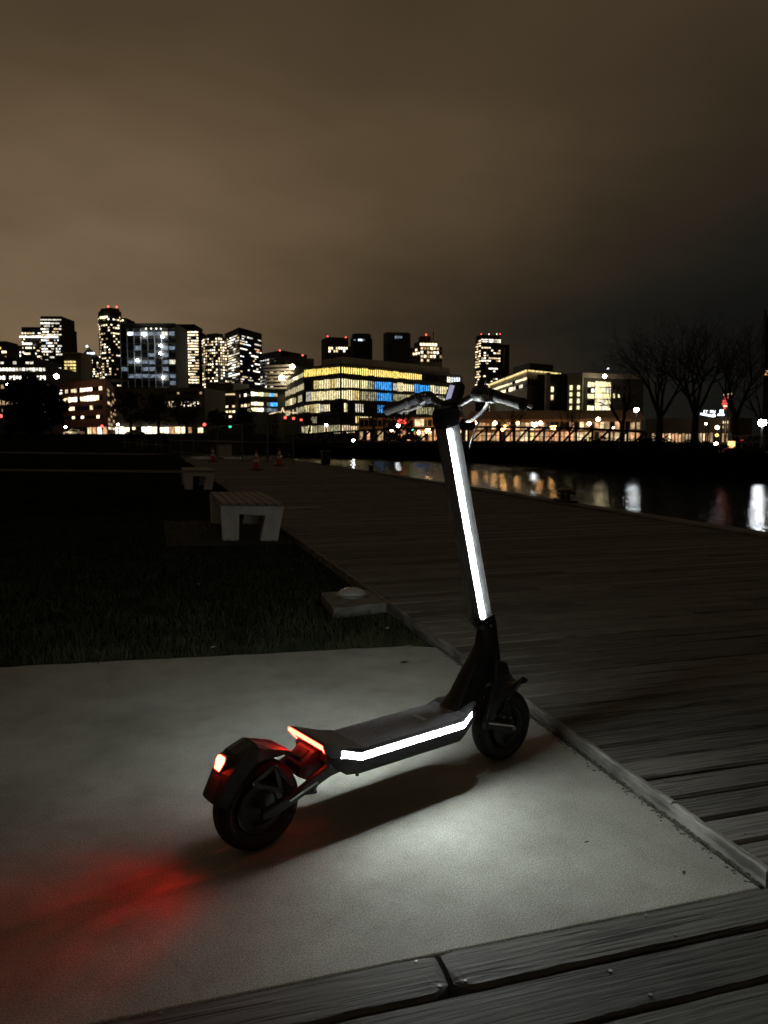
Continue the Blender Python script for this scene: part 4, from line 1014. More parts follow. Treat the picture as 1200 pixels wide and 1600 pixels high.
for k, (x0, x1, yt) in enumerate(((418, 462, 571), (424, 452, 563), (433, 447, 557))): b.block([(x0, 356 + k * 4), (x1, 350 + k * 4)], yt, w_grey, 16)
b.grid((418, 356), (462, 350), 572, 606, 6, 8, .35, (('white2', 1), ('warm2', 1), ('warm1', 1)), .9, .4); b.beacon(441, 590, 347, 'lamp_warm', 1.2); b.beacon(458, 573, 347, 'lamp_warm', 1.1); b.bars((418, 355.5), (462, 349.5), 571, 606, 6, .8, w_pale, 'terrace_edge', horiz=True, off=1.4); b.done()
b = Bld('terraced_building', 'long low terraced building with two rows of round white lights, far left', 350, 20)
b.block([(-80, 350), (83, 350)], 572, w_brown, 30); b.block([(-80, 354), (58, 354)], 558, w_black, 26); b.block([(-80, 349), (80, 349)], 574.5, w_grey, 1.2, 572)
b.grid((-60, 350), (76, 350), 573, 581.5, 1, 26, .85, (('white3', 3), ('white2', 1)), .75, .6, unl=False); b.grid((-60, 350), (76, 350), 586, 594.5, 1, 26, .82, (('white3', 3), ('warm2', 1)), .72, .7, unl=False); b.grid((-60, 354), (58, 354), 563, 571, 1, 18, .25, (('white2', 1),), .8, .5); b.grid((-60, 350), (83, 350), 598, 660, 5, 20, .3, (('warm1', 3), ('warm2', 1))); b.done()
b = Bld('brick_building', 'red brick low-rise with rows of lit windows above shop fronts', 230, 140)
b.block([(84, 250), (169, 225), (190, 300)], 591.5, w_brick, Dref=225); b.block([(86, 252), (168.5, 227)], 589.5, w_dark, 8, 591.5, Dref=225)
for y0, y1, p in ((602.5, 609.5, .72), (616, 625, .85), (632, 639, .6), (648, 653, .22)): b.grid((84, 250), (169, 225), y0, y1, 1, 15, p, (('warm3', 4), ('white3', 2), ('warm2', 1)), .78, .9, Dref=225, single=True, u0=.1, u1=.93)
b.grid((84, 250), (169, 225), 666, 679, 1, 9, .5, (('white3', 2), ('warm2', 2), ('amber1', 1)), .7, .85, Dref=225, single=True, u0=.2)
b.grid((169, 225), (190, 300), 605, 672, 10, 7, .5, (('warm1', 5), ('warm2', .5)), .8, .6, Dref=225); b.beacon(92, 588, 222, 'lamp_warm', .75); b.beacon(87, 605, 226, 'lamp_warm', .45); b.done()
b = Bld('dark_storefronts', 'long dark low-rise behind the park trees with a strip of bright shop windows', 260, 250)
b.block([(176, 265), (321, 260)], 606, w_dark, 20); b.grid((190, 265), (318, 260), 626, 636, 1, 26, .85, (('warm3', 2), ('white3', 2), ('warm2', 1)), .7, .8); b.grid((190, 265), (318, 260), 611, 617, 1, 26, .2, (('warm1', 2),), .7, .6)
b.grid((178, 264), (318, 260), 666, 678, 1, 16, .8, (('white3', 2), ('warm3', 2), ('amber1', 1)), .85, .85, single=True); b.done()
b = Bld('lowrise_offices', 'dim low office with a few warm rows below the rounded tower', 300, 345)
b.block([(322, 305), (369, 298)], 611, w_brown, 18); b.grid((322, 305), (369, 298), 614, 618, 1, 12, .7, (('warm2', 1),), .9, .6); b.grid((322, 305), (369, 298), 631, 663, 4, 9, .45, (('warm3', 1), ('warm2', 1)), .75, .4, merge=.3); b.block([(326, 330), (366, 325)], 598, w_grey, 12, 612); b.done()
b = Bld('blue_lit_offices', 'small office with blue and yellow lit floors left of the big glass building', 290, 412)
b.block([(368, 306), (393, 290), (434, 300)], 606, w_black, Dref=290)
for y0, y1 in ((611.5, 619), (627, 634), (636, 643.5)):
    b.grid((393, 290), (412, 294.6), y0, y1, 1, 4, .95, (('cream2', 2), ('white3', 1)), .9, .8, Dref=290, single=True); b.grid((412, 294.6), (434, 300), y0, y1, 1, 4, .95, (('blue3', 2), ('cool1', 1), ('cream1', .6)), .9, .8, Dref=290, single=True)
b.grid((368, 306), (393, 290), 612, 645, 4, 5, .25, WARM, Dref=290); b.done()

# the big glass building across the water
b = Bld('glass_building', 'big glass building with yellow top floor and blue panels behind the scooter', 280, 560)
c1, c2, c3, c4 = (433, 388), (477, 296), (533, 280), (720, 333)
Z28 = 280
b.block([c1, c2, c3, c4], 570.5, w_dark, 30, Dref=Z28)
b.block([(433, 386.5), (477, 295), (533, 278.8), (720.5, 331.8)], 568, w_grey, 33, 571, Dref=Z28, name='roof_edge')
b.block([(505, 302), (535, 290), (702, 338)], 552.5, w_pale, Dref=Z28, ybot=569, name='penthouse')
yel = (('yellow3', 1),); crm = (('cream2', 5), ('white2', 1), ('yellow2', 1)); dimc = (('cream1', 3), ('cream2', 1))
def lerp_pt(a, bb, u): 
    Pa, Pb = W(*a, 0), W(*bb, 0); Pm = Pa.lerp(Pb, u); D = Pm.x * SA + Pm.y * CA; x = Pm.x * CA - Pm.y * SA
    return (600 + x / D * F / math.cos(PITCH), D)
def run(a, bb, u0, u1, y0, y1, nb, pal, p=1.0): b.grid(lerp_pt(a, bb, u0), lerp_pt(a, bb, u1), y0, y1, 1, nb, p, pal, .94, .95, Dref=Z28, single=True, floor_var=0)
fl = [(572.5, 583.5), (591, 605.5), (609, 624), (629.5, 643.5), (649, 661), (664, 677)]
run(c2, c3, 0, 1, *fl[0], 6, yel); run(c3, c4, 0, .63, *fl[0], 13, yel); run(c3, c4, .66, .78, *fl[0], 4, (('cream1', 1), ('unlit', 2))); run(c3, c4, .86, .99, *fl[0], 3, (('white3', 2), ('cool3', 1)))
run(c2, c3, .25, 1, *fl[1], 5, crm); run(c3, c4, 0, .13, *fl[1], 3, crm); run(c3, c4, .14, .24, *fl[1], 2, dimc); run(c3, c4, .25, .38, *fl[1], 3, (('blue3', 1),)); run(c3, c4, .385, .56, *fl[1], 4, crm); run(c3, c4, .565, .70, *fl[1], 3, (('blue3', 1),)); run(c3, c4, .705, .93, *fl[1], 5, crm)
run(c2, c3, .05, 1, *fl[2], 6, crm); run(c3, c4, 0, .13, *fl[2], 3, crm); run(c3, c4, .14, .26, *fl[2], 2, dimc); run(c3, c4, .26, .38, *fl[2], 3, (('blue3', 1),)); run(c3, c4, .385, .50, *fl[2], 3, dimc); run(c3, c4, .51, .58, *fl[2], 2, crm); run(c3, c4, .585, .69, *fl[2], 3, (('blue3', 1),)); run(c3, c4, .70, .9, *fl[2], 5, dimc)
run(c2, c3, 0, .72, *fl[3], 5, crm); run(c3, c4, .02, .04, *fl[3], 1, crm); run(c3, c4, .10, .16, *fl[3], 2, crm); run(c3, c4, .27, .38, *fl[3], 3, (('blue3', 1), ('unlit', .4))); run(c3, c4, .42, .9, *fl[3], 9, (('unlit', 2), ('cream1', 2), ('cream2', .8)))
run(c2, c3, .0, 1, *fl[4], 6, (('unlit', 3), ('cream1', 1))); run(c3, c4, .10, .22, *fl[4], 3, crm); run(c3, c4, .3, .9, *fl[4], 10, (('unlit', 3), ('cream1', 2), ('blue1', 1), ('cream2', .4)))
run(c2, c3, -.1, 1, *fl[5], 7, (('cream1', 2), ('cream2', 1), ('warm2', 1))); run(c3, c4, 0, .95, *fl[5], 16, (('cream1', 2), ('unlit', 2), ('warm2', 1), ('cream2', .6)))
for a, bb, n_ in ((c2, c3, 22), (c3, c4, 62)):
    b.bars(a, bb, 571, 679, n_, .09, w_black, 'mullion', Dref=Z28, off=.45)
for y in (587, 607.3, 626.8, 646, 662.5):
    for a, bb in ((c2, c3), (c3, c4)): b.strip(a, bb, y - 1.6, y + 1.6, w_dark, 'floor_slab', Dref=Z28, off=.35)
for y0, y1 in ((574, 583), (592, 605), (610, 624), (630, 643)): b.grid(c1, c2, y0, y1, 1, 16, .8, (('cream1', 5), ('cream2', .25)), .8, .8, Dref=Z28, single=False, unl=True)
b.done()
# roof-line lights outlining a peaked canopy left of it
c = empty('string_lights', W(440, 255, 0), 0, 'warm string of lights tracing a little peaked roof at the glass building foot', 'string lights')
for p, q in (((421, 647), (436, 643.5)), ((436, 643.5), (440, 644)), ((440, 644), (442.3, 637)), ((442.3, 637), (444.5, 644)), ((444.5, 644), (464, 645))):
    mb = MB(); o0 = W(440, 255, 0); mb.bar(W(p[0], 255, ZY(p[1], 255)) - o0, W(q[0], 255, ZY(q[1], 255)) - o0, .28, .28); mb.build('light_line', MT['warm2'], c)
mb = MB(); o0 = W(440, 255, 0)
for px in (421, 436, 464): mb.bar(W(px, 255, GZ) - o0, W(px, 255, ZY(644.5, 255)) - o0, .2)
mb.build('support_post', w_dark, c)

# towers behind the glass building
b = Bld('flat_tower', 'dark flat tower with a lit lower crown behind the glass building, leftmost there', 600, 530, group=CITY)
b.block([(512, 600), (545, 605)], 526.5, w_black, 20); b.block([(514, 596), (548, 596)], 541, w_dark, 6); b.grid((514, 596), (548, 596), 542, 551, 2, 9, .7, (('warm3', 1), ('white3', 1), ('warm2', 1)), .7, .8); b.beacon(513, 525.5, 598, r=.6); b.beacon(541, 527, 598, r=.6); b.done()
b = Bld('octagon_tower', 'dark tower with chamfered corners behind the glass building, second from left', 650, 565, group=CITY)
b.block([(548, 660), (553, 650), (577, 650), (582, 660)], 527, w_black, 20); b.block([(550, 662), (554, 654), (576, 654), (580, 662)], 521, w_dark, 16); b.grid((553, 650), (577, 650), 529.5, 533, 1, 7, .6, (('cool3', 1), ('cool1', 2)), .9, .8); b.done()
b = Bld('grey_tower', 'grey ribbed tower with dark windows behind the glass building', 620, 620, group=CITY)
b.block([(599, 628), (604, 620), (638, 622), (641, 632)], 519, w_grey, 20); b.bars((604, 620), (638, 622), 521, 560, 9, .7, w_dark, 'rib', off=.6); b.grid((616, 620), (628, 621), 524, 530, 1, 3, .7, (('cool3', 1), ('cool1', 1)), .8, .7, off=1.2); b.done()
b = Bld('stepped_apartments', 'stepped tower with warm windows and a slim mast, right behind the glass building', 560, 667, group=CITY)
b.block([(641, 570), (656, 560), (690, 564)], 541, w_beige, Dref=560); b.block([(655, 565), (682, 568)], 533, w_dark, 15); b.block([(657, 568), (672, 569)], 525, w_dark, 10)
b.grid((656, 560), (690, 564), 541, 566, 4, 7, .65, WARM, .65, .6, Dref=560); b.grid((655, 565), (682, 568), 535, 541, 1, 6, .8, (('warm3', 1),), .8, .7); b.grid((641, 570), (656, 560), 543, 566, 4, 4, .3, WARM, Dref=560)
mb = MB(); o0 = W(667, 560, 0); mb.bar(W(675, 566, ZY(533, 566)) - o0, W(676, 566, ZY(517, 566)) - o0, 1.0); b.part('mast', mb, w_pale); b.beacon(665, 523, 566, r=.7); b.done()
b = Bld('crown_tower', 'tall isolated tower with a lit top band, right of the scooter handlebar', 560, 767, group=CITY)
b.block([(742, 566), (750, 556), (780, 560)], 523, w_black, Dref=556); b.block([(778, 566), (794, 568)], 538, w_dark, 12)
b.grid((750, 556), (780, 560), 529, 535, 2, 10, .95, (('white3', 2), ('white2', 1)), .95, .6, Dref=556, unl=False); b.grid((750, 556), (780, 560), 537, 610, 18, 8, .42, WARM, .75, .5, Dref=556, merge=.3); b.grid((742, 566), (750, 556), 530, 610, 20, 4, .65, (('warm3', 1), ('warm2', 1)), .85, .5, Dref=556)
for px in (750, 762, 774, 779): b.beacon(px, 522, 557, 'red3' if px in (750, 779) else 'white3', .45)
b.done()
c = empty('tower_crane', W(772, 430, 0), 0, 'thin pale construction hoist frame in front of the isolated tower', 'crane'); o0 = W(772, 430, 0)
for p, q, nm in (((758.5, 640), (759.5, 545), 'mast'), ((759.5, 545), (786.5, 545), 'jib'), ((786.5, 545), (785, 572), 'mast')):
    mb = MB(); mb.bar(W(p[0], 430, max(GZ, ZY(p[1], 430))) - o0, W(q[0], 430, ZY(q[1], 430)) - o0, .35); mb.build(nm, w_pale, c)

# right-hand campus
b = Bld('terrace_building', 'pale building with glowing eaves under a flat overhanging roof', 270, 815)
r1, r2, r3 = (764, 345), (822, 272), (872, 286)
b.block([r1, r2, r3], 581, w_pale, Dref=272); b.block([(760, 344), (822, 269.5), (876, 285)], 575.5, w_black, Dref=270, ybot=577.2, name='roof'); b.block([(800, 300), (826, 282), (862, 290)], 567, w_dark, Dref=282, ybot=576, name='penthouse')
b.strip(r1, r2, 577.5, 581, MT['yellow2'], 'eaves_light', Dref=272, off=.4); b.strip(r2, r3, 577.5, 580.2, MT['yellow2'], 'eaves_light', Dref=272, off=.4)
for y0, y1 in ((589, 593), (598, 604)): b.grid(r1, r2, y0, y1, 1, 12, .9, (('warm3', 1), ('white2', 1), ('cream2', 1)), .95, .9, Dref=272)
b.grid(r2, r3, 590, 602, 1, 10, .0, WARM, .7, .8, Dref=272)
for y0, y1 in ((614.5, 625.5), (627.5, 636.5), (641, 644)): b.grid(r1, r3, y0, y1, 1, 20, .95, (('cream2', 3), ('warm2', 1), ('yellow2', 1)), .9, .9, Dref=265)
mb = MB(); b.done()
b = Bld('side_wing', 'dark panelled wing with a pale end pier between two pale buildings', 265, 870)
b.block([(838, 268), (884, 266)], 584, w_black, 14); b.block([(852, 264), (858, 264)], 582, w_pale, 3); b.grid((858, 266), (884, 266), 602, 640, 3, 4, .35, (('cream2', 1), ('warm2', 1)), .6, .6, single=True); b.grid((838, 268), (852, 267), 597, 606, 1, 2, 0, WARM, .9, .9); b.done()
b = Bld('pale_block', 'pale block with a glowing gridded stairwell window, behind bare trees', 255, 940)
b.block([(885, 258), (908, 256)], 582, w_pale, 15); b.block([(908, 258), (1003, 266)], 584, w_grey, 15); b.block([(906, 256.5), (1003, 264.5)], 582.5, w_pale, 3, 590)
b.grid((885, 258), (908, 256), 600, 642, 4, 2, .8, (('cream2', 1),), .32, .6, single=True); b.grid((916, 258.6), (927, 259.5), 596, 642, 5, 2, .85, (('cream2', 2), ('white3', 1)), .8, .75, single=True); b.grid((928, 259.6), (952, 261.6), 595.5, 642, 5, 3, .93, (('cream2', 2), ('white2', 1)), .92, .86, single=True)
b.grid((953, 261.7), (1000, 266), 598, 625, 2, 6, .35, (('cream2', 1),), .3, .45, single=True); b.beacon(942, 588, 253, 'lamp_warm', .7); b.beacon(947, 576, 255, 'cool3', .35); b.done()
b = Bld('edge_tower', 'dark tower cut off by the right edge of the frame', 250, 1215, group=CITY)
b.block([(1189, 256), (1290, 244)], 484, w_black, 12); b.grid((1189, 256), (1290, 244), 488, 570, 10, 12, .18, (('warm1', 1), ('warm2', .3)), .8, .5); b.strip((1188.5, 255), (1190.5, 254.6), 484, 575, w_grey, 'corner_pier', off=1)
b.done()
# waterside pavilion with amber porch lamps
b = Bld('waterside_pavilion', 'long low pavilion with amber porch lamps behind the footbridge', 165, 860)
b.block([(735, 172), (1002, 164)], 655, w_tan, 14); 
P0, P1 = W(728, 168, 0), W(1006, 160, 0); nn = (P0 + P1).normalized(); mb = MB()
za, zb = ZY(655, 164), ZY(641, 172); q0, q1 = P0, P1; 
mb.add([b.L(P0) + Vector((0, 0, za)), b.L(P1) + Vector((0, 0, za)), b.L(P1 + nn * 10) + Vector((0, 0, zb)), b.L(P0 + nn * 10) + Vector((0, 0, zb)), b.L(P1 + nn * 20) + Vector((0, 0, za)), b.L(P0 + nn * 20) + Vector((0, 0, za))], [(0, 1, 2, 3), (3, 2, 4, 5), (0, 5, 4, 1)]); b.part('roof', mb, w_tan)
b.grid((738, 172), (1000, 164.1), 658, 672, 1, 34, .68, (('amber1', 4), ('warm1', 3), ('warm2', 1)), .8, .9, single=True); b.grid((738, 172), (1000, 164.1), 674, 690, 1, 34, .85, (('amber1', 3), ('warm1', 2), ('warm2', 1.6), ('yellow2', .6)), .8, .9, single=True)
for px, y, k in ((742, 661, 'lamp_amber'), (773, 661, 'lamp_amber'), (789, 667, 'lamp_amber'), (808, 661, 'lamp_amber'), (844, 661, 'lamp_amber'), (866, 668, 'lamp_amber'), (920, 662, 'lamp_amber'), (934, 655, 'lamp_warm')): b.beacon(px, y, 158, k, .42)
b.done()
b = Bld('cafe_pavilion', 'small warm lit cafe pavilion below the glass building, behind the left grip', 175, 640)
b.block([(560, 178), (735, 174)], 652, w_tan, 10); b.grid((562, 178), (733, 174.1), 655, 667, 1, 24, .5, (('amber1', 3), ('warm1', 2), ('warm2', .7)), .8, .85, single=True); b.grid((562, 178), (733, 174.1), 671, 689, 1, 30, .8, (('amber1', 3), ('warm2', 1.2), ('warm1', 2), ('red1', .4)), .75, .9, single=True)
b.strip((620, 173), (634, 173), 655, 662, MT['red3'], 'sign', off=.3); b.strip((648, 173), (662, 173), 655, 666, MT['warm2'], 'sign', off=.3); b.beacon(669, 673, 170, 'lamp_amber', .7); b.beacon(654, 676, 170, 'lamp_amber', .4); b.beacon(612, 672, 170, 'lamp_amber', .35); b.beacon(645, 671, 170, 'green3', .35); b.done()
b = Bld('bar_building', 'low bar with patches of yellow light behind bare trees, right of the pavilion', 130, 1080)
b.block([(1008, 135), (1140, 125)], 652, w_brown, 10)
b.grid((1040, 133), (1138, 125.2), 656, 671, 2, 16, .75, (('yellow2', 2), ('warm2', 2), ('warm1', 2), ('amber1', 1)), .7, .6, single=True); b.grid((1008, 135), (1138, 125.2), 675, 694, 1, 24, .7, (('amber1', 2), ('warm1', 2), ('warm2', .5)), .6, .8, single=True)
for px, y, k in ((1120, 668, 'lamp_warm'), (1120, 680, 'yellow3'), (1119, 693, 'lamp_warm')): b.beacon(px, y, 122, k, .30)
b.done()
# lit signs
def text_mesh(txt, size, m, name, parent, M):
    cu = bpy.data.curves.new(name, 'FONT'); cu.body = txt; cu.size = size; cu.extrude = .02 * size; cu.align_x = 'CENTER'
    t = bpy.data.objects.new('tmp', cu); COL.objects.link(t); bpy.context.view_layer.update()
    me = bpy.data.meshes.new_from_object(t.evaluated_get(bpy.context.evaluated_depsgraph_get())); bpy.data.objects.remove(t)
    me.materials.clear(); me.materials.append(m); me.transform(M); me.name = name; return link(name, me, parent)
def facing(): return Matrix.Rotation(-YAW, 4, 'Z') @ Matrix.Rotation(math.pi / 2, 4, 'X')
def sign(px, D, label, rows, posts=True, z0=GZ):
    c = empty('neon_sign', W(px, D, 0), 0, label, 'sign', 'lit signs on the far shore'); o0 = W(px, D, 0)
    for kind, x, y, a, bb, key in rows:
        p = W(x, D, ZY(y, D)) - o0
        if kind == 't': text_mesh(a, bb, MT[key], 'lettering', c, Matrix.Translation(p) @ facing())
        else:
            mb = MB(); mb.bar(W(x, D, ZY(y, D)) - o0, W(a, D, ZY(bb, D)) - o0, .12, .26 if key != 'red1' else .35); mb.build('tube', MT[key], c)
    xs = [r[1] for r in rows]; mb = MB(); mb.bar(W(px, D + .4, z0) - o0, W(px, D + .4, ZY(min(r[2] for r in rows), D)) - o0, .18); mb.build('post', w_dark, c)
sign(1106, 118, 'blue-white lit sign with lettering over a bright underline, right shore', [('t', 1101, 645.5, 'ET', .62, 'neon'), ('t', 1112, 645.5, 'RN', .62, 'neon'), ('b', 1093, 646.5, 1114, 650.5, 'neon'), ('b', 1113, 647, 1116, 650.5, 'neon')])
sign(1127, 119, 'small blue-white lit number sign over a bar, right of the lettered sign', [('t', 1126, 645, '83', .72, 'neon'), ('b', 1120, 648, 1130, 648, 'neon')])
sign(1134, 121, 'tall red neon sign above the bar', [('b', 1128, 617, 1141, 615.5, 'warm2'), ('b', 1130, 622, 1140, 621, 'red1'), ('b', 1127, 627, 1140, 625, 'red1'), ('b', 1126, 631, 1136, 630, 'red1'), ('b', 1138, 624, 1141, 628, 'warm2'), ('b', 1128, 634.5, 1134, 634.5, 'warm2'), ('b', 1129, 638, 1132, 637, 'red1')])
c = empty('roof_sign', W(1196, 246, 0), 0, 'amber script sign on the dark tower at the right edge', 'sign'); o0 = W(1196, 246, 0)
text_mesh('Za', 2.1, MT['amber3'], 'lettering', c, Matrix.Translation(W(1195, 246, ZY(586, 246)) - o0) @ facing() @ Matrix.Shear('XZ', 4, (0.0, 0.0)))
mb = MB(); mb.bar(W(1186, 246.4, ZY(587, 246)) - o0, W(1210, 246.4, ZY(587, 246)) - o0, .25); mb.build('rail', w_dark, c)

# street lamps on the far side
def lamp(px, y, D, key, label, r=.28, name='street_lamp'):
    z = ZY(y, D); c = empty(name, W(px, D, gz(px, D)), 0, label, 'street lamp', 'street lamps across the water'); zb = gz(px, D)
    mb = MB(); mb.tube([(0, 0, 0), (0, 0, z - zb - r)], [.09, .06], 6); mb.build('pole', w_dark, c)
    mb = MB(); mb.lathe_z([(0, -r), (r * .8, -r * .6), (r, 0), (r * .7, r * .7), (0, r)], (0, 0, z - zb), 10); mb.build('globe', MT[key], c, smooth=True)
    mb = MB(); mb.lathe_z([(r * .9, r * .6), (r * .5, r * 1.15), (0, r * 1.25)], (0, 0, z - zb), 10); mb.build('cap', w_dark, c)
for px, y, D, key, lb, r in (
    (16, 600, 180, 'lamp_white', 'white street lamp over the dark evergreen at the far left', .35), (103, 667, 186, 'lamp_warm', 'added warm lamp that brightens the white parked car', .32), (185, 663, 190, 'lamp_warm', 'warm lamp at the foot of the brick building corner', .30),  # the warm lamp by the white car is added to brighten it
    (510, 664, 140, 'lamp_white', 'white street lamp in front of the glass building', .24), (552, 688, 90, 'lamp_white', 'low white lamp on the quay left of the footbridge', .16), (622, 665, 120, 'lamp_white', 'white lamp seen just below the left grip', .26),
    (835, 663, 120, 'lamp_white', 'brightest white lamp behind the footbridge', .40), (993, 640, 74, 'lamp_white', 'white lamp among the bare trees, left of the bar', .24), (1025, 619, 118, 'lamp_white', 'small high white lamp among the bare trees', .10),
    (1190, 660, 58, 'lamp_white', 'very bright white lamp at the right edge', .30), (760, 668, 120, 'lamp_amber', 'amber lamp behind the footbridge, nearest the stem', .18), (862, 668, 118, 'lamp_amber', 'amber lamp right of the brightest white lamp', .28), (785, 671, 119, 'lamp_amber', 'amber lamp left of the brightest white lamp', .22),
    (1102, 662, 105, 'lamp_warm', 'warm lamp in front of the bar', .15), (958, 668, 110, 'lamp_amber', 'amber lamp under the bare trees left of the bar', .15), (700, 672, 118, 'lamp_amber', 'amber lamp right behind the scooter stem', .2)):
    lamp(px, y, D, key, lb, r)
# traffic signals
def signal(px, y, D, key, label):
    z = ZY(y, D); c = empty('traffic_light', W(px, D, gz(px, D)), -YAW, label, 'traffic light', 'traffic lights on the street'); mb = MB(); mb.tube([(0, .3, 0), (0, .3, z - gz(px, D) + .6)], .08, 6); mb.build('pole', w_dark, c)
    mb = MB(); mb.box((0, .1, z - gz(px, D)), (.42, .28, 1.2)); mb.build('housing', w_black, c, bevel=.03)
    for k, kk in enumerate(('red3', 'amber3', 'green3')):
        mb = MB(); on = kk == key; r = .34 if on else .12; mb.lathe_y([(0, -.06), (r, -.05), (r, -.02), (0, -.02)], (0, 0, z - gz(px, D) + (.36 - .36 * k)), 12, closed=False); mb.build('lens', MT[kk] if on else w_black, c)
for px, y, D, k, lb in ((320, 666, 170, 'red3', 'red traffic light left of the green one'), (360, 664, 185, 'green3', 'green traffic light beyond the fence'), (446, 655, 190, 'red3', 'red traffic light by the string lights'), (459, 656, 195, 'red3', 'red traffic light above the right end of the fence'), (471, 658, 215, 'red3', 'small red traffic light just right of the fence'), (3, 653, 150, 'red3', 'red traffic light at the left edge of the frame'), (160, 668, 200, 'red3', 'red traffic light in front of the brick shop fronts')): signal(px, y, D, k, lb)
# cars
def car(px, D, paint, label, rz, lights=None):
    c = empty('parked_car', W(px, D, gz(px, D)), rz, label, 'car', 'cars on the street')
    prof = [(-2.2, .35), (-2.25, .75), (-2.0, .95), (-1.4, 1.0), (-.85, 1.42), (.55, 1.45), (1.15, 1.02), (1.95, .9), (2.2, .7), (2.2, .35)]
    mb = MB(); rings = []
    for y, k in ((-.86, .93), (-.80, 1), (0, 1.02), (.80, 1), (.86, .93)):
        rings.append([(x * (1 if k > .95 else .985), y * (1 if z < 1.0 else .82), .35 + (z - .35) * k) for x, z in prof])
    mb.loft(rings); body = mb.build('body', paint, c, smooth=True)
    for sd in (-1, 1):
        mb = MB(); mb.add([(-1.25, sd * .815, 1.02), (-.80, sd * .74, 1.36), (.48, sd * .74, 1.38), (1.0, sd * .815, 1.04)], [(0, 1, 2, 3)]); o = mb.build('window', unlit, body); o.location = (0, sd * .03, 0)
        for x in (-1.35, 1.35):
            mb = MB(); mb.lathe_y([(.16, -.1), (.33, -.1), (.33, .1), (.16, .1)], (0, 0, 0), 18); w_ = mb.build('wheel', rubber, c, smooth=True); w_.location = (x, sd * .80, .33)
            mb = MB(); mb.lathe_y([(0, -.08), (.18, -.08), (.18, .08), (0, .08)], (0, 0, 0), 12, closed=False); mb.build('rim', alu, w_)
        mb = MB(); mb.box((2.17, sd * .6, .72), (.1, .3, .14)); mb.build('headlight', MT['white3'] if lights else domeglass, c)
        mb = MB(); mb.box((-2.2, sd * .62, .8), (.1, .28, .14)); mb.build('tail_light', MT['red1'], c)
carwhite = noisy('car_white', (0.7, 0.68, 0.63), (0.78, 0.76, 0.7), 2, 0.3); cardark = noisy('car_dark', (0.02, 0.02, 0.025), (0.03, 0.03, 0.035), 2, 0.3)
car(116, 188, carwhite, 'white car parked in front of the brick building', math.pi - .25, True); car(212, 196, cardark, 'dark car silhouetted against the bright shop windows', -.2); car(62, 200, cardark, 'dark car half hidden below the evergreen tree', .1)
car(640, 150, cardark, 'dark car behind the footbridge and cafe', .2); car(1173, 92, cardark, 'dark car behind the railing at the right edge', .15)

# footbridge with truss railings across the water
def truss(pts, label):
    a0 = W(*pts[0][:2], 0); c = empty('footbridge', a0, 0, label, 'footbridge', 'footbridge spans'); fe = mat('bridge_steel', (0.018, 0.018, 0.018), 0.6) if 'bridge_steel' not in MT else MT['bridge_steel']
    for (p0, D0, yt0, yb0), (p1, D1, yt1, yb1) in zip(pts, pts[1:]):
        A_, B_ = W(p0, D0, 0) - a0, W(p1, D1, 0) - a0; zt0, zb0, zt1, zb1 = ZY(yt0, D0), ZY(yb0, D0), ZY(yt1, D1), ZY(yb1, D1)
        Z_ = lambda z: Vector((0, 0, z))
        mb = MB(); mb.bar(A_ + Z_(zt0), B_ + Z_(zt1), .18, .18); mb.build('top_chord', fe, c)
        mb = MB(); mb.bar(A_ + Z_(zb0), B_ + Z_(zb1), .9, .30); mb.build('deck_beam', fe, c)
        mb = MB(); mb.bar((A_ + Z_((zt0 + zb0) / 2)), (B_ + Z_((zt1 + zb1) / 2)), .05, .05); mb.build('mid_rail', fe, c)
        n = max(2, round((B_ - A_).length / 1.7))
        for k in range(n + 1):
            u = k / n; p = A_.lerp(B_, u); zt = zt0 + (zt1 - zt0) * u; zb = zb0 + (zb1 - zb0) * u
            mb = MB(); mb.bar(p + Z_(zb), p + Z_(zt), .14, .14); mb.build('post', fe, c)
            if k < n:
                q = A_.lerp(B_, (k + 1) / n); v = (k + 1) / n; mb = MB(); mb.bar(p + Z_(zb), q + Z_(zt0 + (zt1 - zt0) * v), .13, .13); mb.build('diagonal', fe, c)
truss([(446, 86, 682, 693), (520, 80, 675, 693), (600, 76, 671, 694)], 'dark gangway with a sloping truss railing, left of the scooter stem')
truss([(600, 76, 670, 694), (760, 70, 667, 694), (900, 63, 669, 697), (1010, 57, 675, 701)], 'long dark truss footbridge running behind the scooter stem to the right')
# railing on the right bank
c = empty('bank_railing', W(1124, 56, .12), 0, 'pale metal railing on the right bank', 'railing'); a0 = W(1124, 56, .12)
for k in range(6):
    p = W(1124 + k * 17.5, 56 - k * .6, 0) - Vector((a0.x, a0.y, 0)); mb = MB(); mb.tube([p, p + Vector((0, 0, 1.4 if k % 2 else 1.2))], .04, 6); mb.build('post', galv, c)
for h_ in (.75, 1.22):
    mb = MB(); mb.tube([Vector((0, 0, h_)), W(1124 + 88, 53, h_) - Vector((a0.x, a0.y, 0))], .03, 6); mb.build('rail', galv, c)
# red barrier by it
c = empty('barrier', W(1150, 54, .12), -YAW, 'low red plastic barrier lit by the lamps on the right bank', 'barrier')
mb = MB(); mb.prism([(-.9, 0), (.9, 0), (.75, .35), (.1, .45), (-.8, .3)], -.2, .2); mb.build('body', mat('barrier_red', (0.45, 0.05, 0.03), 0.6), c, bevel=.03)
mb = MB(); mb.box((-.3, 0, .62), (.5, .1, .45)); mb.build('lit_panel', MT['amber3'], c, bevel=.02)

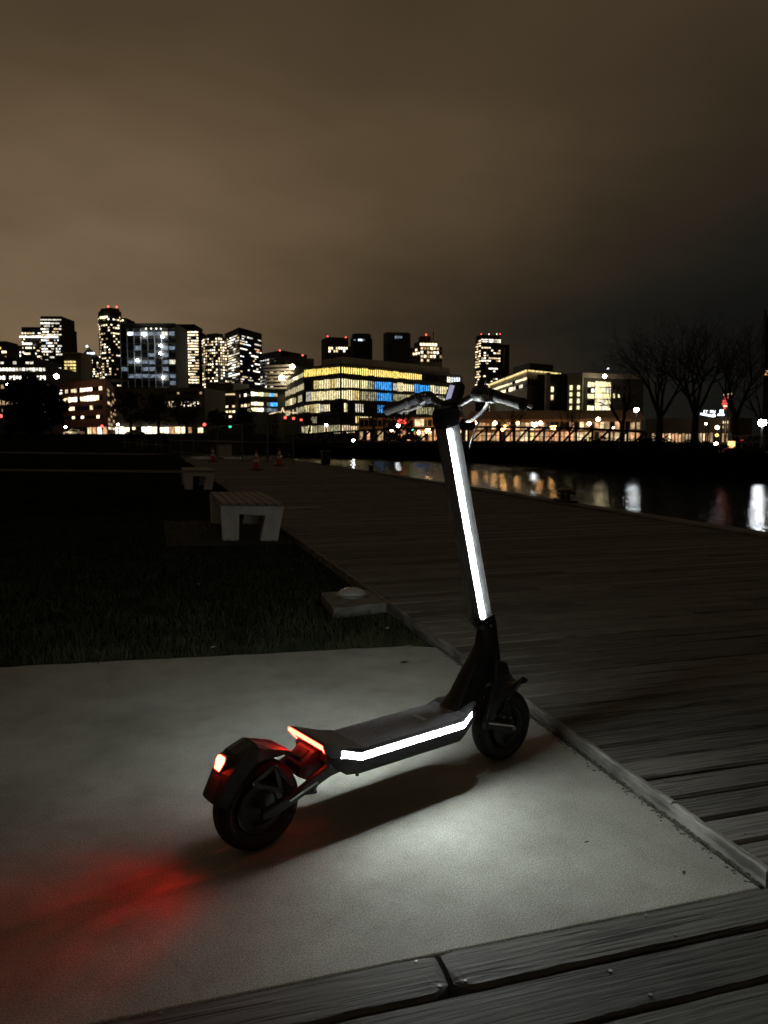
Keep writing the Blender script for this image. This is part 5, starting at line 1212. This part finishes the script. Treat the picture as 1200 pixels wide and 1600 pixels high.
# ------------------------------------------------------------------ trees
def branches(mb, p, d, L, r, lv, rng, kids, tips=None, spread=.6, up=.12):
    pts = [p]; rad = [r]; K = 4 if lv > 0 else 3; q = Vector(p); dd = Vector(d)
    for k in range(K):
        dd = (dd + Vector((rng.uniform(-1, 1), rng.uniform(-1, 1), rng.uniform(-.6, 1) * .6 + up)) * .16).normalized(); q = q + dd * L / K; pts.append(q.copy()); rad.append(r * (1 - .62 * (k + 1) / K))
    mb.tube(pts, rad, 6 if r > .1 else (4 if r > .03 else 3), caps=False)
    if lv == 0:
        if tips is not None: tips.append(pts[-1])
        return
    for k in range(kids):
        u = rng.uniform(.35, 1.0) if k else 1.0; i = min(K - 1, int(u * K)); s = pts[i].lerp(pts[i + 1], u * K - i) if u < 1 else pts[-1]
        base = (pts[i + 1] - pts[i]).normalized(); side = base.orthogonal().normalized(); side.rotate(Matrix.Rotation(rng.uniform(0, 6.283), 3, base).to_quaternion())
        nd = (base + side * spread * rng.uniform(.6, 1.35)).normalized()
        branches(mb, s, nd, L * rng.uniform(.58, .8), max(.008, r * (1 - .62 * u) * rng.uniform(.65, .95)), lv - 1, rng, kids, tips, spread, up)
def bare_tree(px, D, ytop, label, seed, lv=4, kids=4, thick=1.0, zb=None):
    zb = gz(px, D) - .05 if zb is None else zb; h = ZY(ytop, D) - zb; c = empty('bare_tree', W(px, D, zb), 0, label, 'tree', 'leafless trees across the water'); rng = random.Random(seed)
    mb = MB(); mb.tube([(0, 0, -.2), (0, 0, .3), (rng.uniform(-.2, .2), rng.uniform(-.2, .2), h * .30)], [h * .035 * thick, h * .026 * thick, h * .020 * thick], 8); mb.build('trunk', bark, c, smooth=True)
    mb = MB(); p = Vector((0, 0, h * .26))
    for k in range(5):
        a = k * 2.4 + rng.uniform(-.4, .4); t = rng.uniform(.25, .75) if k else .1
        branches(mb, p, Vector((math.cos(a) * t, math.sin(a) * t, 1)).normalized(), h * .36, h * .014 * thick, lv - 1, rng, kids, None, .62)
    mb.build('crown', bark, c)
bare_tree(484, 130, 628, 'small bare tree in front of the lit glass building, left', 1, 4, 4); bare_tree(584, 125, 615, 'bare tree in front of the blue windows, left of the handlebar', 2, 4, 4); bare_tree(803, 105, 630, 'slim bare tree behind the footbridge right of the handlebar', 3, 4, 4)
bare_tree(890, 110, 618, 'bare tree before the pale block, left of the glowing stairwell', 4, 4, 4)
bare_tree(972, 92, 565, 'bare tree overlapping the right end of the pale block', 5, 5, 3); bare_tree(1030, 88, 520, 'tall spreading bare tree left of the neon signs', 6, 5, 4, 1.2); bare_tree(1085, 96, 505, 'tallest bare tree, behind the lit bar', 7, 5, 4, 1.2); bare_tree(1150, 84, 520, 'dark bare tree rising right of the neon signs', 8, 5, 4, 1.1); bare_tree(1190, 70, 560, 'bare tree at the right edge of the frame', 9, 5, 3)
bare_tree(430, 150, 640, 'little bare tree at the far street, beyond the fence', 10, 4, 3)
def leafy(px, D, ytop, w_px, label, seed, m, n=5200, conic=False, zb=None, low=.10, name='leafy_tree', cat='tree', lsz=.32, group='trees on the far side of the park'):
    zb = gz(px, D) - .05 if zb is None else zb; h = ZY(ytop, D) - zb; R = w_px / F * D / 2; c = empty(name, W(px, D, zb), 0, label, cat, group); rng = np.random.default_rng(seed)
    mb = MB(); mb.tube([(0, 0, -.2), (0, 0, h * .35), (.1, 0, h * .8)], [R * .09 + .04, R * .06 + .03, .03], 8); mb.build('trunk', bark, c, smooth=True)
    cl = []; K = 60
    for k in range(K):
        z = rng.uniform(low, .97); rr = R * (math.sqrt(max(0, 1 - ((z - .48) / .56) ** 2)) if not conic else (1 - z) ** .45 * min(1, z * 5 + .35)); a = rng.uniform(0, 2 * math.pi); q = rr * math.sqrt(rng.random()) * .88
        cl.append((math.cos(a) * q, math.sin(a) * q, z * h, R * rng.uniform(.16, .34)))
    per = n // K; C = np.repeat(np.array(cl), per, 0); N_ = len(C); dv = rng.normal(size=(N_, 3)); dv /= np.linalg.norm(dv, axis=1)[:, None]
    P_ = C[:, :3] + dv * (C[:, 3] * rng.random(N_) ** .45)[:, None]; P_[:, 2] = np.maximum(P_[:, 2], .05)
    u = rng.normal(size=(N_, 3)); u /= np.linalg.norm(u, axis=1)[:, None]; v = np.cross(u, rng.normal(size=(N_, 3))); v /= np.linalg.norm(v, axis=1)[:, None]; s = lsz * (.5 + rng.random(N_))[:, None]
    V = np.stack([P_ - u * s, P_ + v * s * .5, P_ + u * s, P_ - v * s * .5], 1).reshape(-1, 3)
    me = bpy.data.meshes.new('crown'); me.from_pydata(V.tolist(), [], np.arange(N_ * 4).reshape(-1, 4).tolist()); me.materials.append(m); link('crown', me, c)
leafy(52, 118, 590, 98, 'big black evergreen silhouette at the left edge of the lawn', 1, leafdark, 9000, lsz=.30)
leafy(205, 150, 612, 52, 'dark park tree right of the brick building', 2, leafmid, 1500, lsz=.26, low=.34); leafy(248, 160, 616, 56, 'dark park tree in the middle of the row behind the lawn', 3, leafmid, 1500, lsz=.26, low=.34); leafy(292, 155, 622, 58, 'dark park tree nearest the fence', 4, leafmid, 1500, lsz=.26, low=.34)
leafy(340, 175, 640, 40, 'small dark tree beyond the fence', 5, leafmid, 1500, lsz=.3); leafy(385, 180, 640, 36, 'small dark tree before the blue lit office', 6, leafmid, 1500, lsz=.3)
leafy(620, 130, 628, 54, 'dark leafy tree behind the left grip', 7, leafmid, 2200, lsz=.22)
for k, (px, D, yt, w_, lb) in enumerate(((940, 58, 692, 90, 'low dark shrub on the bank below the footbridge end'), (1020, 54, 690, 90, 'low dark shrub on the bank under the bare trees'), (1090, 50, 694, 80, 'low dark shrub on the bank before the red barrier'), (1165, 47, 706, 70, 'low dark shrub at the right end of the bank'))): leafy(px, D, yt, w_, lb, 20 + k, leafdark, 1600, zb=.1, name='shrub', cat='shrub', lsz=.12, group='shrubs on the far bank')
